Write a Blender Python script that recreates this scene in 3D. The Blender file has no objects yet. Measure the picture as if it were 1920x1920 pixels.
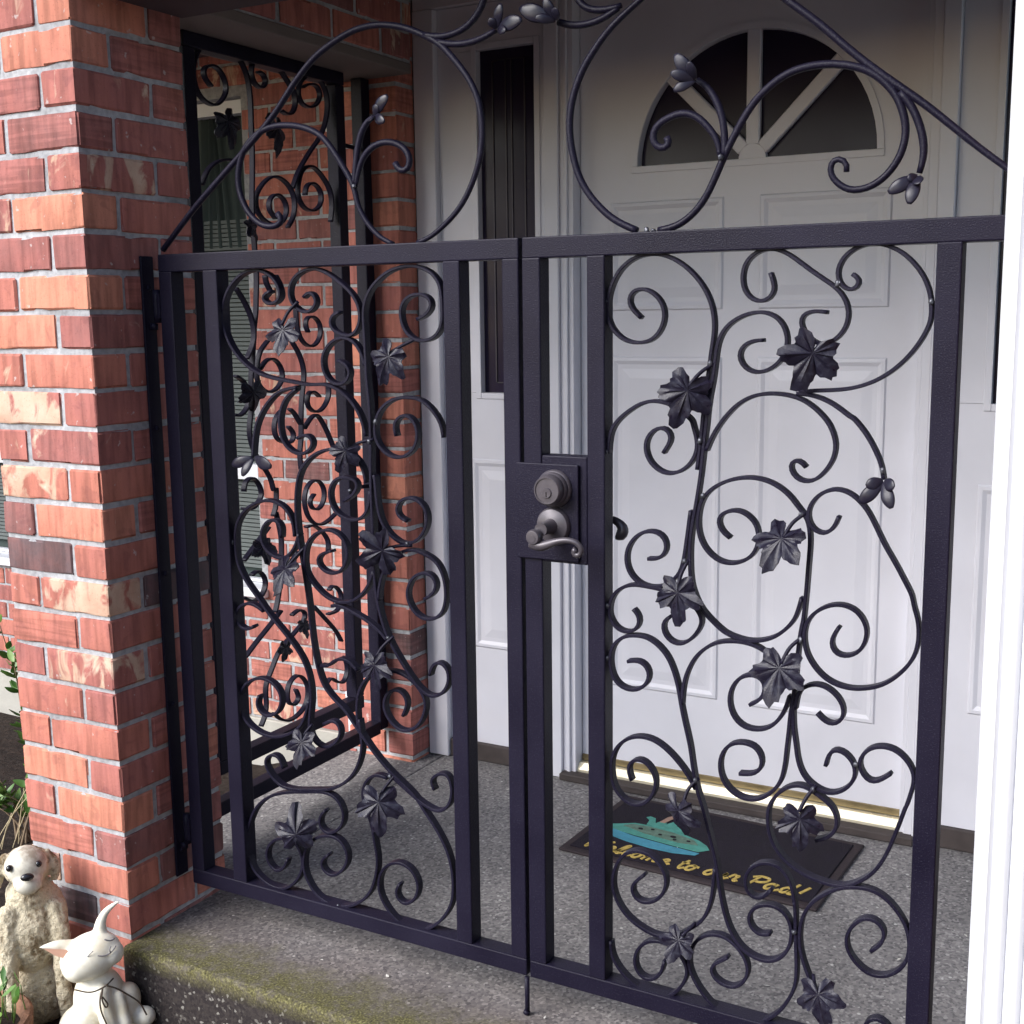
import bpy, bmesh, math, random
from mathutils import Vector, Matrix, Euler, noise
R = math.radians
random.seed(7)
sc = bpy.context.scene
col = sc.collection

# ------------------------------------------------------------------ camera, sky, sun, exposure
cam_d = bpy.data.cameras.new('camera')
cam = bpy.data.objects.new('camera', cam_d)
col.objects.link(cam)
cam_d.sensor_width = 36.0
cam_d.lens = 43.1950
cam_d.clip_start = 0.05
cam_d.clip_end = 600
cam.matrix_world = Matrix(((0.874907, -0.065634, 0.479823, 1.933082), (0.484118, 0.145056, -0.862896, -1.951306), (-0.012966, 0.987244, 0.158685, 1.354066), (0.000000, 0.000000, 0.000000, 1.000000)))
sc.camera = cam

SUN_ELEV, SUN_AZ = 36.0, 212.0      # azimuth the light comes from, clockwise from +Y
w = bpy.data.worlds.new('World')
sc.world = w
w.use_nodes = True
wn, wl = w.node_tree.nodes, w.node_tree.links
bg = wn['Background']
sky = wn.new('ShaderNodeTexSky')
sky.sky_type = 'NISHITA'
sky.sun_disc = False
sky.sun_elevation = R(SUN_ELEV)
sky.sun_rotation = R(SUN_AZ)
sky.air_density = 1.0
sky.dust_density = 1.2
sky.ozone_density = 1.0
wl.new(sky.outputs['Color'], bg.inputs['Color'])
bg.inputs['Strength'].default_value = 0.115
sd = bpy.data.lights.new('sun', 'SUN')
sd.energy = 2.3
sd.angle = R(40)
sd.color = (1.0, 0.98, 0.975)
sun = bpy.data.objects.new('sun', sd)
col.objects.link(sun)
az = R(SUN_AZ)
sdir = Vector((math.sin(az)*math.cos(R(SUN_ELEV)), math.cos(az)*math.cos(R(SUN_ELEV)), math.sin(R(SUN_ELEV))))
sun.rotation_euler = sdir.to_track_quat('Z', 'Y').to_euler()
sun.location = sdir*20
sc.view_settings.view_transform = 'Standard'
sc.view_settings.look = 'None'
sc.view_settings.exposure = 1.38
sc.view_settings.gamma = 1.0
sc.view_settings.use_curve_mapping = False
sc.cycles.max_bounces = 8
sc.cycles.use_denoising = True

# ------------------------------------------------------------------ materials
def new_mat(name, rough=0.6, spec=0.5, metal=0.0, color=(.5, .5, .5)):
    m = bpy.data.materials.new(name)
    m.use_nodes = True
    b = m.node_tree.nodes['Principled BSDF']
    b.inputs['Roughness'].default_value = rough
    b.inputs['Specular IOR Level'].default_value = spec
    b.inputs['Metallic'].default_value = metal
    b.inputs['Base Color'].default_value = (*color, 1)
    return m, m.node_tree.nodes, m.node_tree.links, b

def N(nodes, kind, **kw):
    n = nodes.new('ShaderNode'+kind)
    for k, v in kw.items():
        if k.startswith('i_'):
            n.inputs[k[2:].replace('_', ' ')].default_value = v
        else:
            setattr(n, k, v)
    return n

def ramp(nodes, stops, interp='LINEAR'):
    r = nodes.new('ShaderNodeValToRGB')
    e = r.color_ramp.elements
    r.color_ramp.interpolation = interp
    while len(e) < len(stops):
        e.new(0.5)
    for i, (p, c) in enumerate(stops):
        e[i].position = p
        e[i].color = (c, c, c, 1) if isinstance(c, (int, float)) else (*c, 1)
    return r

def mixc(nodes, links, fac, a, b, blend='MIX'):
    m = nodes.new('ShaderNodeMix')
    m.data_type = 'RGBA'
    m.blend_type = blend
    for s, v in ((0, fac), (6, a), (7, b)):
        if hasattr(v, 'links'):
            links.new(v, m.inputs[s])
        elif isinstance(v, (int, float)):
            m.inputs[s].default_value = v
        else:
            m.inputs[s].default_value = (*v, 1)
    return m.outputs[2]

def math_(nodes, links, op, a, b=None):
    m = nodes.new('ShaderNodeMath')
    m.operation = op
    for i, v in enumerate((a, b)):
        if v is None:
            continue
        if hasattr(v, 'links'):
            links.new(v, m.inputs[i])
        else:
            m.inputs[i].default_value = v
    return m.outputs[0]

def bump(nodes, links, b, height, strength=0.3, dist=0.002):
    n = nodes.new('ShaderNodeBump')
    n.inputs['Strength'].default_value = strength
    n.inputs['Distance'].default_value = dist
    links.new(height, n.inputs['Height'])
    links.new(n.outputs[0], b.inputs['Normal'])

def plain(name, color, rough=0.6, spec=0.5, metal=0.0, var=0.12, scale=12.0, bstr=0.15, bscale=150.0, bdist=0.0008):
    """a paint or plain surface: slight large-scale soiling and a fine grain in the relief"""
    m, n, l, b = new_mat(name, rough, spec, metal, color)
    tc = N(n, 'TexCoord')
    no = N(n, 'TexNoise', i_Scale=scale, i_Detail=6.0)
    l.new(tc.outputs['Object'], no.inputs['Vector'])
    r = ramp(n, [(0.3, 1.0-var), (0.7, 1.0)])
    l.new(no.outputs['Fac'], r.inputs['Fac'])
    l.new(mixc(n, l, 1.0, color, r.outputs['Color'], 'MULTIPLY'), b.inputs['Base Color'])
    n2 = N(n, 'TexNoise', i_Scale=bscale, i_Detail=3.0)
    l.new(tc.outputs['Object'], n2.inputs['Vector'])
    bump(n, l, b, n2.outputs['Fac'], bstr, bdist)
    r2 = ramp(n, [(0.3, max(0.0, rough-.08)), (0.7, min(1.0, rough+.08))])
    l.new(no.outputs['Fac'], r2.inputs['Fac'])
    l.new(r2.outputs['Color'], b.inputs['Roughness'])
    return m

def brick_material():
    m, n, l, b = new_mat('fired_clay', 0.85, 0.25)
    tone = N(n, 'Attribute', attribute_type='OBJECT', attribute_name='tone')
    cream = N(n, 'Attribute', attribute_type='OBJECT', attribute_name='cream')
    oi = N(n, 'ObjectInfo')
    tc = N(n, 'TexCoord')
    off = N(n, 'VectorMath', operation='SCALE')
    off.inputs[0].default_value = (17.0, 9.0, 23.0)
    l.new(oi.outputs['Random'], off.inputs['Scale'])
    add = N(n, 'VectorMath', operation='ADD')
    l.new(tc.outputs['Object'], add.inputs[0])
    l.new(off.outputs[0], add.inputs[1])
    # mottling shifts the tone within one brick
    n1 = N(n, 'TexNoise', i_Scale=14.0, i_Detail=5.0, i_Roughness=0.6)
    l.new(add.outputs[0], n1.inputs['Vector'])
    sh = math_(n, l, 'MULTIPLY', math_(n, l, 'SUBTRACT', n1.outputs['Fac'], 0.5), 0.40)
    t = math_(n, l, 'ADD', tone.outputs['Fac'], sh)
    cr = ramp(n, [(0.0, (.105, .080, .085)), (0.18, (.220, .105, .098)), (0.4, (.345, .127, .110)), (0.7, (.455, .166, .120)), (1.0, (.560, .232, .152))])
    l.new(t, cr.inputs['Fac'])
    c = cr.outputs['Color']
    # vertical drag marks of the wire cut
    mp = N(n, 'Mapping')
    mp.inputs['Scale'].default_value = (60, 60, 7)
    l.new(add.outputs[0], mp.inputs['Vector'])
    n2 = N(n, 'TexNoise', i_Scale=1.0, i_Detail=4.0)
    l.new(mp.outputs[0], n2.inputs['Vector'])
    r2 = ramp(n, [(0.35, 0.72), (0.55, 1.0), (0.75, 1.12)])
    l.new(n2.outputs['Fac'], r2.inputs['Fac'])
    c = mixc(n, l, 1.0, c, r2.outputs['Color'], 'MULTIPLY')
    mpg = N(n, 'Mapping')
    mpg.inputs['Scale'].default_value = (5, 5, 95)
    l.new(add.outputs[0], mpg.inputs['Vector'])
    ng = N(n, 'TexNoise', i_Scale=1.0, i_Detail=2.0, i_Distortion=0.4)
    l.new(mpg.outputs[0], ng.inputs['Vector'])
    rg_ = ramp(n, [(0.42, 0.74), (0.52, 1.0), (0.66, 1.15)])
    l.new(ng.outputs['Fac'], rg_.inputs['Fac'])
    sel = ramp(n, [(0.66, 0.0), (0.70, 0.75)])
    l.new(oi.outputs['Random'], sel.inputs['Fac'])
    c = mixc(n, l, sel.outputs['Color'], c, mixc(n, l, 1.0, c, rg_.outputs['Color'], 'MULTIPLY'))
    # darker smears
    n4 = N(n, 'TexNoise', i_Scale=22.0, i_Detail=2.0, i_Distortion=0.6)
    l.new(add.outputs[0], n4.inputs['Vector'])
    r4 = ramp(n, [(0.60, 0.0), (0.66, 0.4)])
    l.new(n4.outputs['Fac'], r4.inputs['Fac'])
    c = mixc(n, l, r4.outputs['Color'], c, mixc(n, l, 0.55, c, (.13, .045, .05)))
    # cream slip patches, amount set per brick
    mp3 = N(n, 'Mapping')
    mp3.inputs['Scale'].default_value = (20, 20, 11)
    l.new(add.outputs[0], mp3.inputs['Vector'])
    n3 = N(n, 'TexNoise', i_Scale=1.0, i_Detail=4.0, i_Roughness=0.55, i_Distortion=0.8)
    l.new(mp3.outputs[0], n3.inputs['Vector'])
    f = math_(n, l, 'ADD', n3.outputs['Fac'], math_(n, l, 'SUBTRACT', math_(n, l, 'MULTIPLY', cream.outputs['Fac'], 0.36), 0.76))
    rf = ramp(n, [(0.0, 0.0), (0.10, 0.75)])
    l.new(f, rf.inputs['Fac'])
    n7 = N(n, 'TexNoise', i_Scale=16.0, i_Detail=5.0)
    l.new(add.outputs[0], n7.inputs['Vector'])
    r7 = ramp(n, [(0.3, (.50, .33, .23)), (0.5, (.58, .43, .31)), (0.7, (.62, .50, .38))])
    l.new(n7.outputs['Fac'], r7.inputs['Fac'])
    c = mixc(n, l, rf.outputs['Color'], c, r7.outputs['Color'])
    # tiny dark pits and a little lime
    v = N(n, 'TexVoronoi', i_Scale=150.0)
    l.new(add.outputs[0], v.inputs['Vector'])
    rv = ramp(n, [(0.08, 0.45), (0.2, 1.0)])
    l.new(v.outputs['Distance'], rv.inputs['Fac'])
    c = mixc(n, l, 0.5, c, mixc(n, l, 1.0, c, rv.outputs['Color'], 'MULTIPLY'))
    n5 = N(n, 'TexNoise', i_Scale=55.0, i_Detail=3.0)
    l.new(add.outputs[0], n5.inputs['Vector'])
    r5 = ramp(n, [(0.69, 0.0), (0.74, 0.55)])
    l.new(n5.outputs['Fac'], r5.inputs['Fac'])
    c = mixc(n, l, r5.outputs['Color'], c, (.52, .48, .46))
    l.new(c, b.inputs['Base Color'])
    hh = math_(n, l, 'ADD', n2.outputs['Fac'], math_(n, l, 'MULTIPLY', rv.outputs['Color'], 0.5))
    n6 = N(n, 'TexNoise', i_Scale=90.0, i_Detail=5.0)
    l.new(add.outputs[0], n6.inputs['Vector'])
    hh = math_(n, l, 'ADD', hh, n6.outputs['Fac'])
    bump(n, l, b, hh, 0.55, 0.002)
    return m

def mortar_material():
    m, n, l, b = new_mat('mortar', 0.95, 0.15)
    tc = N(n, 'TexCoord')
    n1 = N(n, 'TexNoise', i_Scale=9.0, i_Detail=8.0)
    l.new(tc.outputs['Object'], n1.inputs['Vector'])
    r = ramp(n, [(0.3, (.29, .29, .30)), (0.55, (.40, .405, .42)), (0.8, (.48, .48, .49))])
    l.new(n1.outputs['Fac'], r.inputs['Fac'])
    n3 = N(n, 'TexNoise', i_Scale=70.0, i_Detail=6.0)
    l.new(tc.outputs['Object'], n3.inputs['Vector'])
    r3 = ramp(n, [(0.3, .7), (0.6, 1.0)])
    l.new(n3.outputs['Fac'], r3.inputs['Fac'])
    l.new(mixc(n, l, 1.0, r.outputs['Color'], r3.outputs['Color'], 'MULTIPLY'), b.inputs['Base Color'])
    bump(n, l, b, n3.outputs['Fac'], 0.8, 0.004)
    return m

def concrete_material():
    """exposed aggregate slab; a mossy band runs along the outer edge of the step"""
    m, n, l, b = new_mat('exposed_aggregate', 0.85, 0.3)
    tc = N(n, 'TexCoord')
    vz = N(n, 'TexVoronoi', i_Scale=170.0)
    l.new(tc.outputs['Object'], vz.inputs['Vector'])
    bw = N(n, 'RGBToBW')
    l.new(vz.outputs['Color'], bw.inputs['Color'])
    r1 = ramp(n, [(0.12, (.115, .108, .112)), (0.4, (.190, .180, .180)), (0.7, (.245, .232, .225)), (0.93, (.36, .345, .335))])
    l.new(bw.outputs[0], r1.inputs['Fac'])
    n1 = N(n, 'TexNoise', i_Scale=3.5, i_Detail=7.0)
    l.new(tc.outputs['Object'], n1.inputs['Vector'])
    r2 = ramp(n, [(0.3, .72), (0.7, 1.05)])
    l.new(n1.outputs['Fac'], r2.inputs['Fac'])
    c = mixc(n, l, 1.0, r1.outputs['Color'], r2.outputs['Color'], 'MULTIPLY')
    # grit
    v2 = N(n, 'TexVoronoi', i_Scale=75.0)
    l.new(tc.outputs['Object'], v2.inputs['Vector'])
    sp = N(n, 'SeparateColor')
    l.new(v2.outputs['Color'], sp.inputs['Color'])
    r6 = ramp(n, [(0.93, 0.0), (0.96, 1.0)])
    l.new(sp.outputs[0], r6.inputs['Fac'])
    r7 = ramp(n, [(0.22, 1.0), (0.3, 0.0)])
    l.new(v2.outputs['Distance'], r7.inputs['Fac'])
    c = mixc(n, l, math_(n, l, 'MULTIPLY', r6.outputs['Color'], r7.outputs['Color']), c, (.46, .45, .43))
    # noisy brown darkening towards the outer edge of the tread
    sxd = N(n, 'SeparateXYZ')
    l.new(tc.outputs['Object'], sxd.inputs[0])
    nd = N(n, 'TexNoise', i_Scale=5.0, i_Detail=6.0)
    l.new(tc.outputs['Object'], nd.inputs['Vector'])
    dd = math_(n, l, 'ADD', sxd.outputs['Y'], math_(n, l, 'MULTIPLY', math_(n, l, 'SUBTRACT', nd.outputs['Fac'], 0.5), 0.25))
    rd = ramp(n, [(0.0, 0.85), (0.45, 0.75), (1.0, 0.0)])
    l.new(math_(n, l, 'DIVIDE', math_(n, l, 'ADD', dd, 0.19), 0.36), rd.inputs['Fac'])
    c = mixc(n, l, rd.outputs['Color'], c, mixc(n, l, 1.0, c, (.50, .43, .40), 'MULTIPLY'))
    # moss
    sx = N(n, 'SeparateXYZ')
    l.new(tc.outputs['Object'], sx.inputs[0])
    n2 = N(n, 'TexNoise', i_Scale=9.0, i_Detail=8.0, i_Roughness=0.7)
    l.new(tc.outputs['Object'], n2.inputs['Vector'])
    wob = math_(n, l, 'MULTIPLY', math_(n, l, 'SUBTRACT', n2.outputs['Fac'], 0.5), 0.24)
    yy = math_(n, l, 'ADD', sx.outputs['Y'], wob)
    edge = ramp(n, [(0.0, 1.0), (0.35, .9), (1.0, 0.0)])
    l.new(math_(n, l, 'DIVIDE', math_(n, l, 'ADD', yy, 0.19), 0.165), edge.inputs['Fac'])
    up = ramp(n, [(0.0, 0.0), (1.0, 1.0)])
    l.new(math_(n, l, 'DIVIDE', math_(n, l, 'ADD', sx.outputs['Z'], 0.045), 0.035), up.inputs['Fac'])
    n3 = N(n, 'TexNoise', i_Scale=220.0, i_Detail=3.0)
    l.new(tc.outputs['Object'], n3.inputs['Vector'])
    mossc = ramp(n, [(0.3, (.030, .026, .013)), (0.5, (.086, .078, .029)), (0.66, (.165, .152, .060)), (0.78, (.42, .40, .27))])
    l.new(n3.outputs['Fac'], mossc.inputs['Fac'])
    ncl = N(n, 'TexNoise', i_Scale=32.0, i_Detail=6.0, i_Roughness=0.7)
    l.new(tc.outputs['Object'], ncl.inputs['Vector'])
    rcl = ramp(n, [(0.34, 0.35), (0.54, 1.0)])
    l.new(ncl.outputs['Fac'], rcl.inputs['Fac'])
    mf = math_(n, l, 'MULTIPLY', math_(n, l, 'MULTIPLY', edge.outputs['Color'], up.outputs['Color']), rcl.outputs['Color'])
    # on the riser the aggregate is nearly black with sparse pale specks
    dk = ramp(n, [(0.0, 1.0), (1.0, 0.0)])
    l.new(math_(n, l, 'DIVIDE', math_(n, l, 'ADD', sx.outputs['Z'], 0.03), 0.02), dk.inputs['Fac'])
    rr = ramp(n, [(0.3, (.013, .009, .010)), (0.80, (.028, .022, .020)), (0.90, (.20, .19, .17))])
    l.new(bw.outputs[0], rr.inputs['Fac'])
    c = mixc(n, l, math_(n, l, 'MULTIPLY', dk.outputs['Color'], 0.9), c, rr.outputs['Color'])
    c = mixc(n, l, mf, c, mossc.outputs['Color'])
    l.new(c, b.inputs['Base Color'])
    bump(n, l, b, bw.outputs[0], 0.6, 0.003)
    return m

def iron_material():
    m, n, l, b = new_mat('black_iron_paint', 0.40, 0.13)
    tc = N(n, 'TexCoord')
    n1 = N(n, 'TexNoise', i_Scale=5.0, i_Detail=6.0)
    l.new(tc.outputs['Object'], n1.inputs['Vector'])
    r = ramp(n, [(0.3, (.0062, .0050, .0130)), (0.7, (.0108, .0090, .0210))])
    l.new(n1.outputs['Fac'], r.inputs['Fac'])
    n3 = N(n, 'TexNoise', i_Scale=420.0, i_Detail=2.0)
    l.new(tc.outputs['Object'], n3.inputs['Vector'])
    rs = ramp(n, [(0.58, 0.0), (0.72, 0.55)])
    l.new(n3.outputs['Fac'], rs.inputs['Fac'])
    l.new(mixc(n, l, rs.outputs['Color'], r.outputs['Color'], (.042, .042, .060)), b.inputs['Base Color'])
    rr = ramp(n, [(0.3, .33), (0.7, .52)])
    l.new(n1.outputs['Fac'], rr.inputs['Fac'])
    l.new(rr.outputs['Color'], b.inputs['Roughness'])
    bump(n, l, b, n3.outputs['Fac'], 0.5, 0.0012)
    return m

def leaf_highlit_material():
    m, n, l, b = new_mat('leaf_iron_highlit', 0.36, 0.26)
    tc = N(n, 'TexCoord')
    n1 = N(n, 'TexNoise', i_Scale=6.0, i_Detail=6.0)
    l.new(tc.outputs['Object'], n1.inputs['Vector'])
    r = ramp(n, [(0.35, (.008, .006, .014)), (0.6, (.014, .013, .024)), (0.75, (.034, .035, .052))])  # lighter blue-grey tones painted in for sky highlights on leaves and buds
    l.new(n1.outputs['Fac'], r.inputs['Fac'])
    l.new(r.outputs['Color'], b.inputs['Base Color'])
    rr = ramp(n, [(0.3, .24), (0.7, .42)])
    l.new(n1.outputs['Fac'], rr.inputs['Fac'])
    l.new(rr.outputs['Color'], b.inputs['Roughness'])
    n3 = N(n, 'TexNoise', i_Scale=30.0, i_Detail=4.0)
    l.new(tc.outputs['Object'], n3.inputs['Vector'])
    bump(n, l, b, n3.outputs['Fac'], 0.35, 0.002)
    return m

def soil_material(name, base):
    m, n, l, b = new_mat(name, 0.95, 0.2)
    tc = N(n, 'TexCoord')
    n1 = N(n, 'TexNoise', i_Scale=28.0, i_Detail=10.0, i_Roughness=0.7)
    l.new(tc.outputs['Object'], n1.inputs['Vector'])
    r = ramp(n, [(0.3, tuple(x*.3 for x in base)), (0.55, base), (0.75, tuple(min(1, x*2.4) for x in base))])
    l.new(n1.outputs['Fac'], r.inputs['Fac'])
    l.new(r.outputs['Color'], b.inputs['Base Color'])
    bump(n, l, b, n1.outputs['Fac'], 1.0, 0.03)
    return m

def glass_material(name, color, rough=0.08):
    m = plain(name, color, rough, 0.5, 0.0, 0.2, 3.0, 0.02, 8.0)
    return m

def ceramic_material(name, col_a, col_b, bs, bstr, bdist, rough):
    m, n, l, b = new_mat(name, rough, 0.4)
    tc = N(n, 'TexCoord')
    n1 = N(n, 'TexNoise', i_Scale=bs, i_Detail=6.0, i_Roughness=0.6)
    l.new(tc.outputs['Object'], n1.inputs['Vector'])
    n2 = N(n, 'TexNoise', i_Scale=16.0, i_Detail=4.0)
    l.new(tc.outputs['Object'], n2.inputs['Vector'])
    f = math_(n, l, 'ADD', math_(n, l, 'MULTIPLY', n1.outputs['Fac'], 0.5), math_(n, l, 'MULTIPLY', n2.outputs['Fac'], 0.5))
    r = ramp(n, [(0.38, col_b), (0.52, col_a)])
    l.new(f, r.inputs['Fac'])
    l.new(r.outputs['Color'], b.inputs['Base Color'])
    bump(n, l, b, n1.outputs['Fac'], bstr, bdist)
    return m

BRICK = brick_material()
MORTAR = mortar_material()
CONC = concrete_material()
IRON = iron_material()
LEAF_HIGHLIT = leaf_highlit_material()
SOIL = soil_material('bed_soil', (.035, .024, .018))
WHITE = plain('white_paint', (.705, .70, .760), 0.42, 0.5, 0, 0.13, 3.0, 0.2, 60.0)
WHITE_METAL = plain('white_aluminium', (.70, .71, .75), 0.35, 0.5, 0, 0.05, 5.0, 0.06, 40.0)
FOUND = plain('pale_concrete', (.43, .41, .36), 0.85, 0.3, 0, 0.2, 8.0, 0.4, 90.0, 0.003)
CEIL = plain('ceiling_board', (.075, .052, .058), 0.8, 0.3, 0, 0.15, 5.0)
LINTEL = plain('lintel_board', (.19, .155, .14), 0.75, 0.3, 0, 0.2, 9.0)
DARKWOOD = plain('dark_sill_wood', (.065, .052, .050), 0.7, 0.3, 0, 0.35, 20.0, 0.4, 60.0, 0.002)
SWEEP = plain('dull_brass', (.30, .235, .125), 0.45, 0.5, 0.6, 0.25, 30.0)
BRASS_REFLECTION = plain('brass_reflection', (.86, .79, .60), 0.34, 0.5, 0.45, 0.15, 10.0, 0.05, 60.0)  # pale cream base colour stands in for the sky reflected on the threshold
GLASS = glass_material('dark_glass', (.024, .018, .042), 0.22)
GLASS.node_tree.nodes['Principled BSDF'].inputs['Specular IOR Level'].default_value = 0.18
LEAD = plain('lead_came', (.055, .05, .062), 0.45, 0.5, 0.6, 0.2)
BLIND = plain('blind_slat', (.115, .130, .125), 0.7, 0.3, 0, 0.1)
CURTAIN = plain('curtain_cloth', (.060, .078, .074), 0.9, 0.2, 0, 0.2)
BRONZE = plain('aged_bronze', (.085, .075, .088), 0.36, 0.5, 0.25, 0.3, 30.0)
RUBBER = plain('mat_rubber', (.017, .013, .022), 0.9, 0.2, 0, 0.4, 30.0, 1.0, 260.0, 0.003)
MATBORDER = plain('mat_border', (.040, .030, .034), 0.8, 0.2, 0, 0.3, 30.0, 0.6, 200.0, 0.002)
YELLOW = plain('mat_lettering', (.52, .38, .11), 0.9, 0.2, 0, 0.25, 60.0, 0.6, 260.0, 0.002)
TEAL = plain('mat_teal', (.085, .30, .25), 0.9, 0.2, 0, 0.3, 60.0, 0.6, 260.0, 0.002)
SEA = plain('mat_blue', (.07, .27, .37), 0.9, 0.2, 0, 0.25, 60.0, 0.6, 260.0, 0.002)
SAGE = plain('mat_sage', (.13, .21, .165), 0.9, 0.2, 0, 0.4, 80.0, 0.6, 260.0, 0.002)
PINKY = plain('mat_pink', (.34, .22, .17), 0.9, 0.2, 0, 0.25, 60.0, 0.6, 260.0, 0.002)
CAT_W = ceramic_material('white_glaze', (.80, .77, .66), (.70, .63, .47), 30.0, 0.15, 0.001, 0.5)
CAT_PINK = plain('pink_glaze', (.66, .38, .27), 0.4)
CAT_GREY = plain('grey_brushed_line', (.16, .15, .16), 0.6)
DOG_W = ceramic_material('weathered_cast', (.58, .51, .37), (.17, .12, .065), 75.0, 1.0, 0.012, 0.85)
DOG_FACE = ceramic_material('pale_cast', (.60, .57, .48), (.30, .26, .20), 40.0, 0.3, 0.002, 0.7)
BLACK = plain('black_glaze', (.012, .011, .013), 0.2)
WIRE = plain('brown_cord', (.05, .032, .02), 0.8)
TERRA = plain('terracotta', (.30, .16, .10), 0.9, 0.2, 0, 0.55, 30.0, 0.8, 80.0, 0.006)
def leaf_material(name, a, b_):
    m, n, l, b = new_mat(name, 0.45, 0.4)
    oi = N(n, 'ObjectInfo')
    l.new(mixc(n, l, oi.outputs['Random'], a, b_), b.inputs['Base Color'])
    b.inputs['Subsurface Weight'].default_value = 0.0
    return m
LEAFG = leaf_material('green_leaf', (.045, .12, .02), (.14, .24, .05))
STEMG = plain('woody_stem', (.20, .14, .085), 0.8)

# ------------------------------------------------------------------ builders
def link(name, me, mat=None, parent=None, loc=None):
    o = bpy.data.objects.new(name, me)
    col.objects.link(o)
    if mat is not None and me is not None and not me.materials:
        me.materials.append(mat)
    if parent is not None:
        o.parent = parent
    if loc is not None:
        o.location = loc
    return o

def sub(o, parent):
    """make o a sub-part of an already placed part without moving it"""
    o.parent = parent
    o.matrix_parent_inverse = parent.matrix_basis.inverted()
    return o

def thing(name, label, cat, group=None, loc=(0, 0, 0)):
    o = bpy.data.objects.new(name, None)
    o.empty_display_size = 0.05
    col.objects.link(o)
    o.location = loc
    o['label'] = label
    o['category'] = cat
    if group:
        o['group'] = group
    return o

def structure(name, me, mat):
    o = link(name, me, mat)
    o['kind'] = 'structure'
    return o

def bm_mesh(bm, name='mesh', smooth=False):
    me = bpy.data.meshes.new(name)
    bm.normal_update()
    bm.to_mesh(me)
    bm.free()
    if smooth:
        me.shade_smooth()
    return me

def add_box(bm, x0, x1, y0, y1, z0, z1, bev=0.0, seg=1):
    v = [bm.verts.new((x, y, z)) for x in (x0, x1) for y in (y0, y1) for z in (z0, z1)]
    fs = [(0, 1, 3, 2), (4, 6, 7, 5), (0, 4, 5, 1), (2, 3, 7, 6), (0, 2, 6, 4), (1, 5, 7, 3)]
    faces = [bm.faces.new([v[i] for i in f]) for f in fs]
    if bev > 0:
        es = list({e for f in faces for e in f.edges})
        bmesh.ops.bevel(bm, geom=es, offset=bev, segments=seg, affect='EDGES', profile=0.5)
    return v

def box(name, x0, x1, y0, y1, z0, z1, mat, parent=None, bev=0.0, seg=1):
    bm = bmesh.new()
    add_box(bm, x0, x1, y0, y1, z0, z1, bev, seg)
    return link(name, bm_mesh(bm, name), mat, parent)

def poly_prism(bm, pts, axis_pts0, axis_pts1):
    pass

def spline(pts, step):
    """centripetal Catmull-Rom through 2D or 3D points, resampled at about `step`"""
    P = [Vector(p) for p in pts]
    if len(P) == 2:
        n = max(1, int((P[1]-P[0]).length/step))
        return [P[0].lerp(P[1], i/n) for i in range(n+1)]
    P = [P[0]*2-P[1]] + P + [P[-1]*2-P[-2]]
    out = []
    for i in range(1, len(P)-2):
        p0, p1, p2, p3 = P[i-1:i+3]
        t0 = 0.0
        t1 = t0+max(1e-6, (p1-p0).length)**.5
        t2 = t1+max(1e-6, (p2-p1).length)**.5
        t3 = t2+max(1e-6, (p3-p2).length)**.5
        n = max(1, int((p2-p1).length/step+.5))
        for k in range(n):
            t = t1+(t2-t1)*k/n
            a1 = p0*((t1-t)/(t1-t0))+p1*((t-t0)/(t1-t0))
            a2 = p1*((t2-t)/(t2-t1))+p2*((t-t1)/(t2-t1))
            a3 = p2*((t3-t)/(t3-t2))+p3*((t-t2)/(t3-t2))
            b1 = a1*((t2-t)/(t2-t0))+a2*((t-t0)/(t2-t0))
            b2 = a2*((t3-t)/(t3-t1))+a3*((t-t1)/(t3-t1))
            out.append(b1*((t2-t)/(t2-t1))+b2*((t-t1)/(t2-t1)))
    out.append(P[-2])
    return out

def smooth_line(S, it=2):
    for _ in range(it):
        S = [S[0]]+[(S[i-1]+S[i]*2+S[i+1])*.25 for i in range(1, len(S)-1)]+[S[-1]]
    return S

def flat_bar(pts, t, d, off, to3d, taper=True, step=.007):
    """flat bar bent on its flat: thickness t in the plane, width d across it"""
    S = smooth_line(spline(pts, step), 3)
    V, F = [], []
    n = len(S)
    c = 0.0011
    for i, p in enumerate(S):
        a = S[max(0, i-1)]
        b = S[min(n-1, i+1)]
        tg = (b-a)
        tg.normalize()
        nx = Vector((-tg.y, tg.x))
        h = t/2
        hd = d/2
        for (u, w_) in ((-h+c, -hd), (h-c, -hd), (h, -hd+c), (h, hd-c), (h-c, hd), (-h+c, hd), (-h, hd-c), (-h, -hd+c)):
            q = p+nx*u
            V.append(to3d(q.x, q.y, w_+off))
    for i in range(n-1):
        for k in range(8):
            F.append((i*8+k, i*8+(k+1) % 8, (i+1)*8+(k+1) % 8, (i+1)*8+k))
    F.append(tuple(range(7, -1, -1)))
    F.append(tuple((n-1)*8+k for k in range(8)))
    me = bpy.data.meshes.new('scroll')
    me.from_pydata(V, [], F)
    bm = bmesh.new()
    bm.from_mesh(me)
    bmesh.ops.recalc_face_normals(bm, faces=bm.faces)
    bm.to_mesh(me)
    bm.free()
    me.shade_smooth()
    # the long arrises stay crisp
    at = me.attributes.new('sharp_edge', 'BOOLEAN', 'EDGE')
    nv = len(V)
    for e in me.edges:
        a, b = e.vertices
        at.data[e.index].value = abs(a-b) == 8
    return me

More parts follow.
